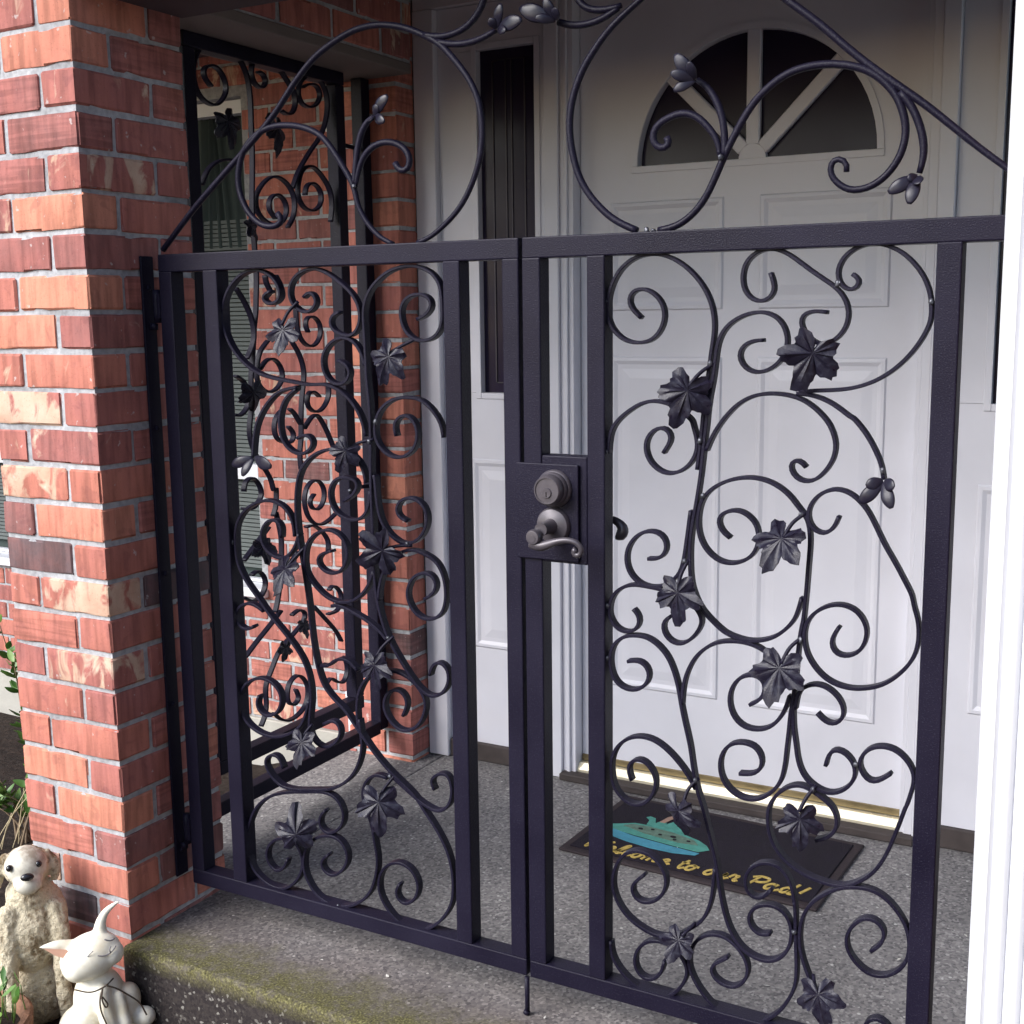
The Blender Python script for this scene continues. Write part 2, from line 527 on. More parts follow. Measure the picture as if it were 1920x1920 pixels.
def tube_mesh(pts, radius, seg=8, step=.008, radii=None, name='tube', smooth=2, flat=1.0):
    S = spline([Vector(p) for p in pts], step)
    if smooth and len(S) > 4:
        S = smooth_line(S, smooth)
    n = len(S)
    V, F = [], []
    up = Vector((0, 1, 0))
    for i, p in enumerate(S):
        tg = (S[min(n-1, i+1)]-S[max(0, i-1)]).normalized()
        a = up.cross(tg)
        if a.length < .05:
            a = Vector((1, 0, 0)).cross(tg)
        a.normalize()
        b = tg.cross(a)
        f = i/(n-1)
        r = radius
        if radii:
            x = f*(len(radii)-1)
            k = min(len(radii)-2, int(x))
            r = radii[k]+(radii[k+1]-radii[k])*(x-k)
        for s in range(seg):
            th = 2*math.pi*s/seg
            V.append(p+a*(math.cos(th)*r)+b*(math.sin(th)*r*flat))
    for i in range(n-1):
        for s in range(seg):
            F.append((i*seg+s, i*seg+(s+1) % seg, (i+1)*seg+(s+1) % seg, (i+1)*seg+s))
    F.append(tuple(range(seg-1, -1, -1)))
    F.append(tuple((n-1)*seg+s for s in range(seg)))
    me = bpy.data.meshes.new(name)
    me.from_pydata(V, [], F)
    bm = bmesh.new()
    bm.from_mesh(me)
    bmesh.ops.recalc_face_normals(bm, faces=bm.faces)
    bm.to_mesh(me)
    bm.free()
    me.shade_smooth()
    return me

def lathe(profile, seg=32, name='lathe'):
    """profile of (radius, height) about Z; caps are fans when the radius is 0"""
    V, F = [], []
    for r, h in profile:
        for s in range(seg):
            th = 2*math.pi*s/seg
            V.append((r*math.cos(th), r*math.sin(th), h))
    for i in range(len(profile)-1):
        for s in range(seg):
            F.append((i*seg+s, i*seg+(s+1) % seg, (i+1)*seg+(s+1) % seg, (i+1)*seg+s))
    me = bpy.data.meshes.new(name)
    me.from_pydata(V, [], F)
    bm = bmesh.new()
    bm.from_mesh(me)
    bmesh.ops.remove_doubles(bm, verts=bm.verts, dist=1e-6)
    bmesh.ops.recalc_face_normals(bm, faces=bm.faces)
    bm.to_mesh(me)
    bm.free()
    me.shade_smooth()
    at = me.attributes.new('sharp_edge', 'BOOLEAN', 'EDGE')
    bm = bmesh.new(); bm.from_mesh(me)
    bm.edges.ensure_lookup_table()
    vals = [e.is_manifold and e.calc_face_angle(0) > R(38) for e in bm.edges]
    bm.free()
    for i, v in enumerate(vals):
        at.data[i].value = v
    return me

def blob(parts, voxel, smooth=6, name='blob'):
    """one continuous surface from overlapping ellipsoids and tapered limbs (voxel remesh)"""
    bm = bmesh.new()
    for p in parts:
        if p[0] == 'e':
            _, c, r, rot = p
            mt = Matrix.Translation(c) @ rot.to_4x4() @ Matrix.Diagonal((*r, 1))
            bmesh.ops.create_uvsphere(bm, u_segments=28, v_segments=18, radius=1.0, matrix=mt)
        else:
            _, pts, radii = p
            S = smooth_line(spline([Vector(q) for q in pts], .006), 2)
            for i, q in enumerate(S):
                f = i/(len(S)-1)
                x = f*(len(radii)-1)
                k = min(len(radii)-2, int(x))
                r = radii[k]+(radii[k+1]-radii[k])*(x-k)
                bmesh.ops.create_icosphere(bm, subdivisions=2, radius=r, matrix=Matrix.Translation(q))
    me = bm_mesh(bm, name+'_raw')
    o = bpy.data.objects.new('tmp', me)
    col.objects.link(o)
    rm = o.modifiers.new('r', 'REMESH')
    rm.mode = 'VOXEL'
    rm.voxel_size = voxel
    sm = o.modifiers.new('s', 'SMOOTH')
    sm.iterations = smooth
    sm.factor = 0.5
    dg = bpy.context.evaluated_depsgraph_get()
    dg.update()
    out = bpy.data.meshes.new_from_object(o.evaluated_get(dg))
    out.name = name
    bpy.data.objects.remove(o)
    bpy.data.meshes.remove(me)
    out.shade_smooth()
    return out

# ------------------------------------------------------------------ bricks
CH = 0.08                  # course height
FULL, HALF, BH = 0.2035, 0.0925, 0.0695
def brick_mesh(L, D, H, seed, chip=.0016):
    """box with a coarse grid on it; the arrises wander and are knocked off here and there"""
    rnd = random.Random(seed)
    bm = bmesh.new()
    nx, ny, nz = max(3, int(L/.028)), max(3, int(D/.030)), 3
    def lat(i, n, ext):
        if i == 0: return -ext/2
        if i == n: return ext/2
        e = .0045
        return -ext/2+e+(ext-2*e)*(i-1)/(n-2) if n > 2 else 0
    vs = {}
    def vert(i, j, k):
        if (i, j, k) not in vs:
            n_ext = (i in (0, nx))+(j in (0, ny))+(k in (0, nz))
            p = Vector((lat(i, nx, L), lat(j, ny, D), lat(k, nz, H)))
            pull = 0
            if n_ext >= 2:
                pull = rnd.choice((.0004, .0008, .0014, .0024))+(.0012 if n_ext == 3 else 0)
                if rnd.random() < .10:
                    pull += .0035
            q = Vector((p.x-math.copysign(pull, p.x) if i in (0, nx) else p.x, p.y-math.copysign(pull, p.y) if j in (0, ny) else p.y, p.z-math.copysign(pull, p.z) if k in (0, nz) else p.z))
            q += Vector([rnd.uniform(-.0006, .0006) for _ in range(3)])
            vs[i, j, k] = bm.verts.new(q)
        return vs[i, j, k]
    for i in range(nx):
        for j in range(ny):
            bm.faces.new((vert(i, j, 0), vert(i, j+1, 0), vert(i+1, j+1, 0), vert(i+1, j, 0)))
            bm.faces.new((vert(i, j, nz), vert(i+1, j, nz), vert(i+1, j+1, nz), vert(i, j+1, nz)))
    for i in range(nx):
        for k in range(nz):
            bm.faces.new((vert(i, 0, k), vert(i+1, 0, k), vert(i+1, 0, k+1), vert(i, 0, k+1)))
            bm.faces.new((vert(i, ny, k), vert(i, ny, k+1), vert(i+1, ny, k+1), vert(i+1, ny, k)))
    for j in range(ny):
        for k in range(nz):
            bm.faces.new((vert(0, j, k), vert(0, j, k+1), vert(0, j+1, k+1), vert(0, j+1, k)))
            bm.faces.new((vert(nx, j, k), vert(nx, j+1, k), vert(nx, j+1, k+1), vert(nx, j, k+1)))
    bmesh.ops.recalc_face_normals(bm, faces=bm.faces)
    me = bm_mesh(bm, 'brick', smooth=True)
    me.set_sharp_from_angle(angle=R(22))
    return me
FULLS = [brick_mesh(FULL, HALF, BH, i) for i in range(6)]
HALVES = [brick_mesh(HALF, HALF, BH, 20+i) for i in range(4)]
def put_brick(parent, cx, cy, cz, alongx=True, tone=None, cream=None, meshes=None, rnd=random, name='brick'):
    me = rnd.choice(meshes or FULLS)
    o = link(name, me, BRICK, parent)
    o.location = (cx+rnd.uniform(-.0012, .0012), cy+rnd.uniform(-.0012, .0012), cz+rnd.uniform(-.0015, .0015))
    o.rotation_euler = (rnd.uniform(-.006, .006), rnd.uniform(-.006, .006), (0 if alongx else math.pi/2)+rnd.uniform(-.007, .007)+rnd.choice((0, math.pi)))
    o['tone'] = float(tone if tone is not None else min(1, max(.1, rnd.gauss(.52, .17))))
    o['cream'] = float(cream if cream is not None else (rnd.uniform(.4, .8) if rnd.random() < .12 else rnd.uniform(0, .3)))
    return o

def pillar(x0, y0, z_from, z_to, label, tones, group='brick pillars of the porch', seed=1):
    """square pillar 1.5 bricks wide, bricks pinwheeled course by course"""
    rnd = random.Random(seed)
    W_ = .306
    t = thing('brick_pillar', label, 'pillar', group)
    c0 = int(round((2.0 - z_to)/CH))-2
    ins = .0045
    bm = bmesh.new()
    add_box(bm, x0+ins, x0+W_-ins, y0+ins, y0+W_-ins, z_from, z_to)
    link('mortar_core', bm_mesh(bm), MORTAR, t)
    for c in range(-8, 30):
        zb = 0.015+(24-c)*CH
        if zb < z_from-.03 or zb+BH > z_to+.001:
            continue
        cz = zb+BH/2
        T = tones.get(c, {})
        def g(k):
            return T.get(k, (None, None))
        x1, y1 = x0+W_, y0+W_
        if c % 2:
            put_brick(t, x1-FULL/2, y0+HALF/2, cz, True, *g('A'), rnd=rnd)
            put_brick(t, x1-HALF/2, y1-FULL/2, cz, False, *g('B'), rnd=rnd)
            put_brick(t, x0+FULL/2, y1-HALF/2, cz, True, rnd=rnd)
            put_brick(t, x0+HALF/2, y0+FULL/2, cz, False, *g('D'), rnd=rnd)
        else:
            put_brick(t, x0+FULL/2, y0+HALF/2, cz, True, *g('A'), rnd=rnd)
            put_brick(t, x1-HALF/2, y0+FULL/2, cz, False, *g('B'), rnd=rnd)
            put_brick(t, x1-FULL/2, y1-HALF/2, cz, True, *g('D'), rnd=rnd)
            put_brick(t, x0+HALF/2, y1-FULL/2, cz, False, rnd=rnd)
    return t

TONES = {
 -1: {'A': (.5, .3), 'B': (.45, .1)}, 0: {'A': (.45, .5), 'B': (.85, .1)},
 1: {'A': (.85, .1), 'B': (.4, 0)}, 2: {'A': (.35, .1), 'B': (.45, .4), 'D': (.5, 0)}, 3: {'A': (.33, .15), 'B': (.45, 0), 'D': (.5, .3)},
 4: {'A': (.38, .25), 'B': (.45, .6), 'D': (.45, .1)}, 5: {'A': (.95, .15), 'B': (.58, 0), 'D': (.35, .4)}, 6: {'A': (.35, .2), 'B': (.33, .05)},
 7: {'A': (1.0, .1), 'B': (.5, .3), 'D': (.6, .2)}, 8: {'A': (.93, 0), 'B': (.35, .2), 'D': (.5, 0)}, 9: {'A': (.72, .35), 'B': (.5, 0), 'D': (.65, .5)},
 10: {'A': (.45, 1.0), 'B': (.45, .25)}, 11: {'A': (.38, .45), 'B': (.45, 0), 'D': (.5, .2)}, 12: {'A': (.7, .85), 'B': (.72, .3)},
 13: {'A': (.88, .3), 'B': (.45, 0), 'D': (.25, .1)}, 14: {'A': (.08, .1), 'B': (.6, .15)}, 15: {'A': (.6, .95), 'B': (.05, 0), 'D': (.6, .25)},
 16: {'A': (.62, .2), 'B': (.55, .05)}, 17: {'A': (.45, .75), 'B': (.5, .2), 'D': (.4, .1)}, 18: {'A': (.6, .25), 'B': (.42, .1)},
 19: {'A': (.65, 0), 'B': (.45, .05), 'D': (.7, .1)}, 20: {'A': (.9, .05), 'B': (.45, .1)}, 21: {'A': (.92, .05), 'B': (.4, 0), 'D': (.55, .3)},
 22: {'A': (.6, .05), 'B': (.3, .1)}, 23: {'A': (.75, .05), 'B': (.22, 0), 'D': (.2, .9)}, 24: {'A': (.02, 0), 'B': (.55, 0)},
}
PX0, PY0 = -.341, -.161
pillar(PX0, PY0, -.35, 2.47, 'weathered red brick pillar with cream splashed bricks that the gate hangs from', TONES, seed=3)
pillar(1.736, -.150, -.35, 2.47, 'red brick pillar mostly hidden behind the white fluted downspout', {}, seed=11)

# ------------------------------------------------------------------ porch slab, ground, ceiling
bm = bmesh.new()
add_box(bm, -.045, 2.4, -.182, 1.60, -.35, 0.0, 0.010, 2)
add_box(bm, -.36, -.046, .150, 1.60, -.35, -.002, 0.004, 1)
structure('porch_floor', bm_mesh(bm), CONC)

bm = bmesh.new()
xs = [-60, -20, -8, -4, -3, -2.4, -1.9, -1.5, -1.2, -.9, -.6, -.4, -.2, 0, .3, .8, 1.6, 2.6, 5, 12, 60]
ys = [-60, -20, -8, -4, -2.2, -1.2, -.8, -.5, -.3, -.1, .1, .4, .7, 1.0, 1.3, 1.6, 2.2, 5, 20, 60]
gv = {}
def ground_z(x, y):
    a = min(1, max(0, (-.5-x)/.7))*min(1, max(0, (y-.2)/1.2))
    return -.20-.20*a+random.uniform(-.012, .012)*(1 if -3 < x < .1 and -.6 < y < 1.7 else 0)
for i, x in enumerate(xs):
    for j, y in enumerate(ys):
        gv[i, j] = bm.verts.new((x, y, ground_z(x, y)))
for i in range(len(xs)-1):
    for j in range(len(ys)-1):
        bm.faces.new((gv[i, j], gv[i+1, j], gv[i+1, j+1], gv[i, j+1]))
structure('ground', bm_mesh(bm), SOIL)

bm = bmesh.new()
add_box(bm, -.55, 3.0, -.60, 1.70, 2.475, 2.60)
add_box(bm, -4.0, -.551, -.15, 1.70, 2.30, 2.60)  # unseen left eave, extended and lowered to dim the house wall top
structure('ceiling_and_shade_eave', bm_mesh(bm), CEIL)

bm = bmesh.new()
add_box(bm, -.034, 1.735, -.155, .148, 1.995, 2.474)  # unseen beam, added and set low to shade the upper door
structure('added_shade_beam', bm_mesh(bm), CEIL)

bm = bmesh.new()  # out-of-view wall, added to block sky light from the right
add_box(bm, 2.043, 2.45, -.150, .15, -.35, 2.474)
add_box(bm, 2.45, 2.75, -6.0, .15, -.35, 2.474)
structure('side_shade_wall', bm_mesh(bm), LINTEL)

# brick header over the side opening, on a board lintel
hd = thing('brick_header', 'shadowed brick beam spanning the porch side opening above the iron panel', 'beam')
HY0, HY1 = .148, 1.046
box('mortar_core', -.336, -.040, HY0, HY1, 2.048, 2.474, MORTAR, hd)
box('lintel_board', -.345, -.036, HY0, HY1, 2.020, 2.047, LINTEL, hd, .002)
rnd = random.Random(5)
for c in range(5):
    cz = 2.053+BH/2+c*CH
    y = HY0+(.004 if c % 2 else -.098)
    while y < HY1:
        a, b = max(y, HY0+.003), min(y+FULL, HY1-.003)
        if b-a > .03:
            o = put_brick(hd, -.035-HALF/2, (a+b)/2, cz, False, rnd=rnd)
            o.scale = ((b-a)/FULL, 1, 1)
        y += FULL+.0115

# ------------------------------------------------------------------ house: brick wall, window, foundation, pilaster, door wall
HW = 1.63
WX1, WZ0, WZ1 = -1.165, .325, 2.15
house = thing('brick_house', 'red brick house wall with curtained window seen through the iron side panel', 'house')
box('mortar_bed', -3.6, WX1, HW+.0045, HW+.25, -.20, WZ0, MORTAR, house)
box('mortar_bed', WX1, -.34, HW+.0045, HW+.25, -.20, 3.0, MORTAR, house)
box('mortar_bed', -3.6, WX1, HW+.0045, HW+.25, WZ1, 3.0, MORTAR, house)
box('foundation', -3.6, -.34, HW-.012, HW+.25, -.50, -.201, FOUND, house, .004)
rnd = random.Random(9)
k = 0
for c in range(34):
    zb = -.196+c*.0795
    cz = zb+BH/2
    if cz > 2.46:
        break
    x = -3.5+(0 if c % 2 else .107)
    while x < -.36:
        a, b = x, min(x+FULL, -.345)
        inwin = WZ0-.005 < zb+.06 and zb < WZ1-.01
        if inwin:
            a = max(a, WX1+.004)
        if b-a > .04 and k < 290 and not (a < -2.95):
            o = put_brick(house, (a+b)/2, HW+HALF/2, cz, True, tone=min(1, max(.1, rnd.gauss(.5, .12))), rnd=rnd)
            o.scale = ((b-a)/FULL, 1, 1)
            k += 1
        x += FULL+.0115
win = box('window_frame', -3.4, WX1-.002, HW+.075, HW+.10, WZ0+.002, WZ0+.014, WHITE_METAL, house)
bm = bmesh.new()
add_box(bm, WX1-.022, WX1-.002, HW+.050, HW+.10, WZ0+.046, WZ1-.052)
add_box(bm, -3.4, WX1-.002, HW+.050, HW+.10, WZ1-.050, WZ1-.002)
add_box(bm, -3.4, WX1-.023, HW+.058, HW+.10, .735, .795)
link('window_frame', bm_mesh(bm), WHITE_METAL, house)
box('window_sill', -3.4, WX1+.03, HW-.03, HW+.074, WZ0-.035, WZ0+.001, WHITE_METAL, house, .004)
# glazing is kept dark and slightly reflective in front of the blind
g = box('window_shade', -3.4, WX1-.023, HW+.135, HW+.14, WZ0, WZ1, CURTAIN, house)
bm = bmesh.new()
z = WZ0+.05
while z < 1.72:
    add_box(bm, -3.35, WX1-.024, HW+.105, HW+.118, z, z+.0125)
    z += .0165
bl = link('blind', bm_mesh(bm), BLIND, house)
bl['kind'] = 'stuff'
bm = bmesh.new()
V0 = None
x = -2.6
i = 0
while x < WX1-.055:
    yv = HW+.110+.012*math.sin(i*1.15)+.006*math.sin(i*2.7)
    tilt = .10*math.sin(i*.21)
    a = bm.verts.new((x, yv, 1.62))
    b = bm.verts.new((x+tilt*.4, yv-.004, WZ1-.05))
    if V0:
        bm.faces.new((V0[0], a, b, V0[1]))
    V0 = (a, b)
    x += .009
    i += 1
link('curtain', bm_mesh(bm, smooth=True), CURTAIN, house)

# white downspout in the corner behind the pilaster
def downspout(name, label, x0, y0, wdt, dep, z0, z1, ribs):
    """corrugated rectangular pipe, ribs across its front face"""
    prof = []
    n = 14*ribs
    for i in range(n+1):
        f = i/n
        ph = f*ribs
        fr = ph-int(ph) if i < n else 1.0
        y = -.010*max(0.0, math.sin(math.pi*fr))**.5
        prof.append((x0+.024+f*(wdt-.024), y0+.013+y))
    prof = [(x0, y0+.014), (x0+.003, y0+.004), (x0+.020, y0+.003)] + prof[1:] + [(x0+wdt, y0+.016), (x0+wdt, y0+dep-.012), (x0+wdt-.012, y0+dep), (x0+.012, y0+dep), (x0, y0+dep-.012)]
    m = len(prof)
    V = [(x, y, z) for z in (z0, z1) for (x, y) in prof]
    F = [(i, (i+1) % m, m+(i+1) % m, m+i) for i in range(m)] + [tuple(range(m-1, -1, -1)), tuple(range(m, 2*m))]
    me = bpy.data.meshes.new(name)
    me.from_pydata(V, [], F)
    t = thing(name, label, 'downspout', 'white downspouts')
    link('pipe', me, WHITE_METAL, t)
    if ribs > 3:
        for zz in (z0+.35, z1-.5):
            box('strap', x0-.003, x0+wdt+.003, y0-.001, y0+dep+.003, zz, zz+.025, WHITE_METAL, t, .001)
    return t
downspout('downspout', 'slim white downspout behind the iron side panel by the brick house', -.683, 1.50, .085, .06, -.36, 2.47, 4)
downspout('downspout', 'bright white fluted downspout standing closest at the right edge', 1.708, -.262, .094, .066, -.19, 2.474, 3)

pl = thing('brick_pilaster', 'narrow red brick pilaster between side panel and white door wall', 'pilaster')
PLX0, PLX1, PLY0, PLY1 = -.333, -.094, 1.050, 1.146
box('mortar_core', PLX0+.0045, PLX1-.0045, PLY0+.0045, 1.75, -.20, 2.474, MORTAR, pl)
rnd = random.Random(21)
for c in range(33):
    cz = -.145+c*.0797+BH/2
    if cz > 2.43:
        break
    if c % 2:
        put_brick(pl, PLX1-FULL/2, PLY0+HALF/2, cz, True, rnd=rnd)
        o = put_brick(pl, PLX0+.012, PLY0+HALF/2, cz, True, rnd=rnd, meshes=HALVES)
        o.scale = (.024/HALF, 1, 1)
    else:
        put_brick(pl, PLX1-HALF/2, PLY0+HALF/2, cz, True, rnd=rnd, meshes=HALVES)
        o = put_brick(pl, (PLX0+PLX1-HALF-.0115)/2, PLY0+HALF/2, cz, True, rnd=rnd)
        o.scale = ((PLX1-HALF-.0115-PLX0)/FULL, 1, 1)
    # return bricks on the outer side
    y = PLY0+HALF+.0115
    while y < 1.62:
        o = put_brick(pl, PLX0+HALF/2, min(y+FULL, 1.64)/2+y/2, cz, False, rnd=rnd)
        o.scale = ((min(y+FULL, 1.64)-y)/FULL, 1, 1)
        y += FULL+.0115+(0 if c % 2 else .0)
        break

# door wall ---------------------------------------------------------
CY = 1.138          # face of the white casings
wall = thing('door_wall', 'white painted entry surround framing the front door', 'wall')
box('wall_board', -.30, 2.6, 1.30, 1.40, -.1, 2.474, WHITE, wall)
box('head_board', -.092, 2.5, CY+.004, 1.299, 2.21, 2.473, WHITE, wall, .002)
def casing(x0, x1, z0, z1):
    """flat board with a stepped moulding on the door side"""
    bm = bmesh.new()
    add_box(bm, x0, x1, CY, 1.299, z0, z1, .0025)
    return link('casing', bm_mesh(bm), WHITE, wall)
casing(-.092, -.022, .001, 2.209)
casing(.328, .372, .001, 2.209)
box('casing_step', .3725, .385, CY+.010, 1.298, .001, 2.208, WHITE, wall, .002)
box('casing_step', .3855, .397, CY+.004, 1.298, .001, 2.208, WHITE, wall, .002)
box('door_jamb', .3975, .412, CY+.012, 1.298, .001, 2.207, WHITE, wall, .001)
casing(1.372, 1.412, .001, 2.209)
box('casing_step', 1.349, 1.3715, CY+.008, 1.298, .001, 2.208, WHITE, wall, .002)
box('door_jamb', 1.338, 1.3485, CY+.014, 1.298, .001, 2.207, WHITE, wall, .001)
box('door_sill', .372, 1.380, 1.118, 1.157, .001, .0225, DARKWOOD, wall, .003)
bm = bmesh.new()
v = [bm.verts.new(p) for p in ((.413, 1.158, .0165), (1.337, 1.158, .0165), (1.337, 1.158, .0285), (.413, 1.158, .0285), (.413, 1.172, .046), (1.337, 1.172, .046), (1.337, 1.19, .046), (.413, 1.19, .046), (.413, 1.19, .0165), (1.337, 1.19, .0165))]
for f in ((0, 1, 2, 3), (3, 2, 5, 4), (4, 5, 6, 7), (7, 6, 9, 8), (0, 3, 4, 7, 8), (1, 9, 6, 5, 2)):
    bm.faces.new([v[i] for i in f])
bmesh.ops.recalc_face_normals(bm, faces=bm.faces)
link('threshold', bm_mesh(bm), BRASS_REFLECTION, wall)

box('door_sweep', .4145, 1.3355, 1.1885, 1.1945, .0475, .066, SWEEP, wall, .001)
def raised_panel(parent, x0, x1, z0, z1, y, name='raised_panel'):
    """sunk groove, then a field that slopes up to a flat: all one small mesh proud of the slab"""
    bm = bmesh.new()
    lv = [(0.0, y-.0005), (.004, y-.005), (.012, y-.0055), (.022, y-.0012), (.034, y-.0012), (.060, y-.0045)]
    rings = []
    for ins, yy in lv:
        rings.append([bm.verts.new(p) for p in ((x0+ins, yy, z0+ins), (x1-ins, yy, z0+ins), (x1-ins, yy, z1-ins), (x0+ins, yy, z1-ins))])
    for a, b in zip(rings, rings[1:]):
        for i in range(4):
            bm.faces.new((a[i], a[(i+1) % 4], b[(i+1) % 4], b[i]))
    bm.faces.new(rings[-1])
    bmesh.ops.recalc_face_normals(bm, faces=bm.faces)
    return link(name, bm_mesh(bm), WHITE, parent)

DY = 1.195           # face of the door
door = thing('front_door', 'white panelled front door with a dark half round fanlight', 'door')
FC, FZ, FR = (.900, 1.742), 1.742, .316
def fan_door():
    # slab with the half round opening cut out of its face
    bm = bmesh.new()
    x0, x1, z0, z1 = .414, 1.336, .048, 2.205
    arc = [(FC[0]+FR*math.cos(R(a)), FZ+FR*math.sin(R(a))) for a in range(180, -1, -6)]
    outer = [(x0, z0), (x1, z0), (x1, z1), (x0, z1)]
    def V(x, z, y):
        return bm.verts.new((x, y, z))
    o = [V(x, z, DY) for x, z in outer]
    a = [V(x, z, DY) for x, z in arc]
    n = len(a)
    bl_ = V(x0, FZ, DY); br = V(x1, FZ, DY)
    bm.faces.new((o[0], o[1], br, a[-1], a[0], bl_))
    mid = n//2
    top = V(FC[0], z1, DY)
    bm.faces.new([bl_] + a[:mid+1] + [top, o[3]])
    bm.faces.new([br, o[2], top] + a[mid:][::1])
    # reveal
    b2 = [V(x, z, DY+.03) for x, z in arc]
    for i in range(n-1):
        bm.faces.new((a[i], a[i+1], b2[i+1], b2[i]))
    bm.faces.new((a[-1], a[0], b2[0], b2[-1]))
    # edges of the slab
    ob = [V(x, z, DY+.044) for x, z in outer]
    loop = [o[0], o[1], o[2], o[3]]
    for i in range(4):
        bm.faces.new((loop[i], loop[(i+1) % 4], ob[(i+1) % 4], ob[i]))
    bmesh.ops.recalc_face_normals(bm, faces=bm.faces)
    return bm_mesh(bm)
link('door_slab', fan_door(), WHITE, door)
def arc_band(r0, r1, a0, a1, y0, y1, cx, cz, n=30):
    bm = bmesh.new()
    rows = []
    for i in range(n+1):
        th = R(a0+(a1-a0)*i/n)
        c, s = math.cos(th), math.sin(th)
        rows.append([bm.verts.new((cx+r*c, y, cz+r*s)) for r, y in ((r0, y1), (r0, y0), (r1, y0), (r1, y1))])
    for a, b in zip(rows, rows[1:]):
        for k in range(4):
            bm.faces.new((a[k], a[(k+1) % 4], b[(k+1) % 4], b[k]))
    bm.faces.new(rows[0]); bm.faces.new(rows[-1][::-1])
    bmesh.ops.recalc_face_normals(bm, faces=bm.faces)
    return bm_mesh(bm)
link('fan_frame', arc_band(FR+.001, FR+.018, 0, 180, DY-.004, DY-.0005, *FC), WHITE, door)
box('fan_frame', FC[0]-FR-.018, FC[0]+FR+.018, DY-.004, DY-.0005, FZ-.018, FZ-.001, WHITE, door, .001)
link('fan_hub', arc_band(.001, .036, 0, 180, DY+.0035, DY+.0215, FC[0], FZ+.0005), WHITE, door)
HUB = .036
for a in (45, 90, 135):
    bm = bmesh.new()
    add_box(bm, HUB-.002, FR+.001, DY+.003, DY+.022, -.018, .018, .003)
    bmesh.ops.rotate(bm, verts=bm.verts, cent=(0, 0, 0), matrix=Matrix.Rotation(R(-a), 3, 'Y'))
    bmesh.ops.translate(bm, verts=bm.verts, vec=(FC[0], 0, FZ))
    link('muntin', bm_mesh(bm), WHITE, door)
for q in range(4):
    bm = bmesh.new()
    vs = []
    for r_, a0, a1 in ((HUB-.006, q*45, q*45+45), (FR-.001, q*45+45, q*45)):
        for i in range(9):
            th = R(a0+(a1-a0)*i/8)
            vs.append(bm.verts.new((FC[0]+r_*math.cos(th), DY+.0235+.0004*q, FZ+.001+r_*math.sin(th))))
    bm.faces.new(vs)
    bmesh.ops.recalc_face_normals(bm, faces=bm.faces)
    link('pane', bm_mesh(bm), GLASS, door)
box('room_dark', .55, 1.26, DY+.05, DY+.055, 1.70, 2.10, GLASS, door)
raised_panel(door, .505, .828, .290, 1.236, DY)
raised_panel(door, .925, 1.258, .285, 1.236, DY)
raised_panel(door, .505, .828, 1.360, 1.650, DY)
raised_panel(door, .925, 1.258, 1.360, 1.650, DY)

def sidelight(x0, x1, gx0, gx1, label, px0, px1):
    SY = 1.160
    t = thing('sidelight', label, 'sidelight', 'sidelights beside the front door')
    GZ0, GZ1 = 1.130, 2.086
    bm = bmesh.new()
    add_box(bm, x0, x1, SY, SY+.03, .058, GZ0-.001)
    add_box(bm, x0, x1, SY, SY+.03, GZ1+.001, 2.208)
    add_box(bm, x0, gx0-.001, SY, SY+.03, GZ0, GZ1)
    add_box(bm, gx1+.001, x1, SY, SY+.03, GZ0, GZ1)
    link('panel', bm_mesh(bm), WHITE, t)
    box('glass_pane', gx0, gx1, SY+.020, SY+.024, GZ0, GZ1, GLASS, t)
    bm = bmesh.new()
    gw = gx1-gx0
    for f in (.22, .45, .55, .78):
        add_box(bm, gx0+gw*f-.002, gx0+gw*f+.002, SY+.0165, SY+.0198, GZ0+.03, GZ1-.03)
    for z in (GZ0+.027, GZ1-.031):
        add_box(bm, gx0+gw*.22+.0021, gx1-gw*.22-.0021, SY+.0168, SY+.0195, z, z+.003)
    link('came', bm_mesh(bm), LEAD, t)
    bm = bmesh.new()
    for a, b, c, d in ((gx0-.018, gx0-.0005, GZ0-.018, GZ1+.018), (gx1+.0005, gx1+.018, GZ0-.018, GZ1+.018)):
        add_box(bm, a, b, SY-.004, SY-.0005, c, d, .0012)
    for c, d in ((GZ0-.018, GZ0-.0005), (GZ1+.0005, GZ1+.018)):
        add_box(bm, gx0, gx1, SY-.004, SY-.0005, c, d, .0012)
    link('glass_stop', bm_mesh(bm), WHITE, t)
    raised_panel(t, px0, px1, .36, .935, SY)
    box('dark_sill', x0, x1, SY-.012, SY+.03, .001, .057, DARKWOOD, t, .003)
    return t
sidelight(-.021, .327, .108, .290, 'left white sidelight with a tall dark leaded glass strip', .070, .300)
sidelight(1.413, 1.90, 1.512, 1.690, 'right white sidelight half hidden by the gate and white downspout', 1.490, 1.72)

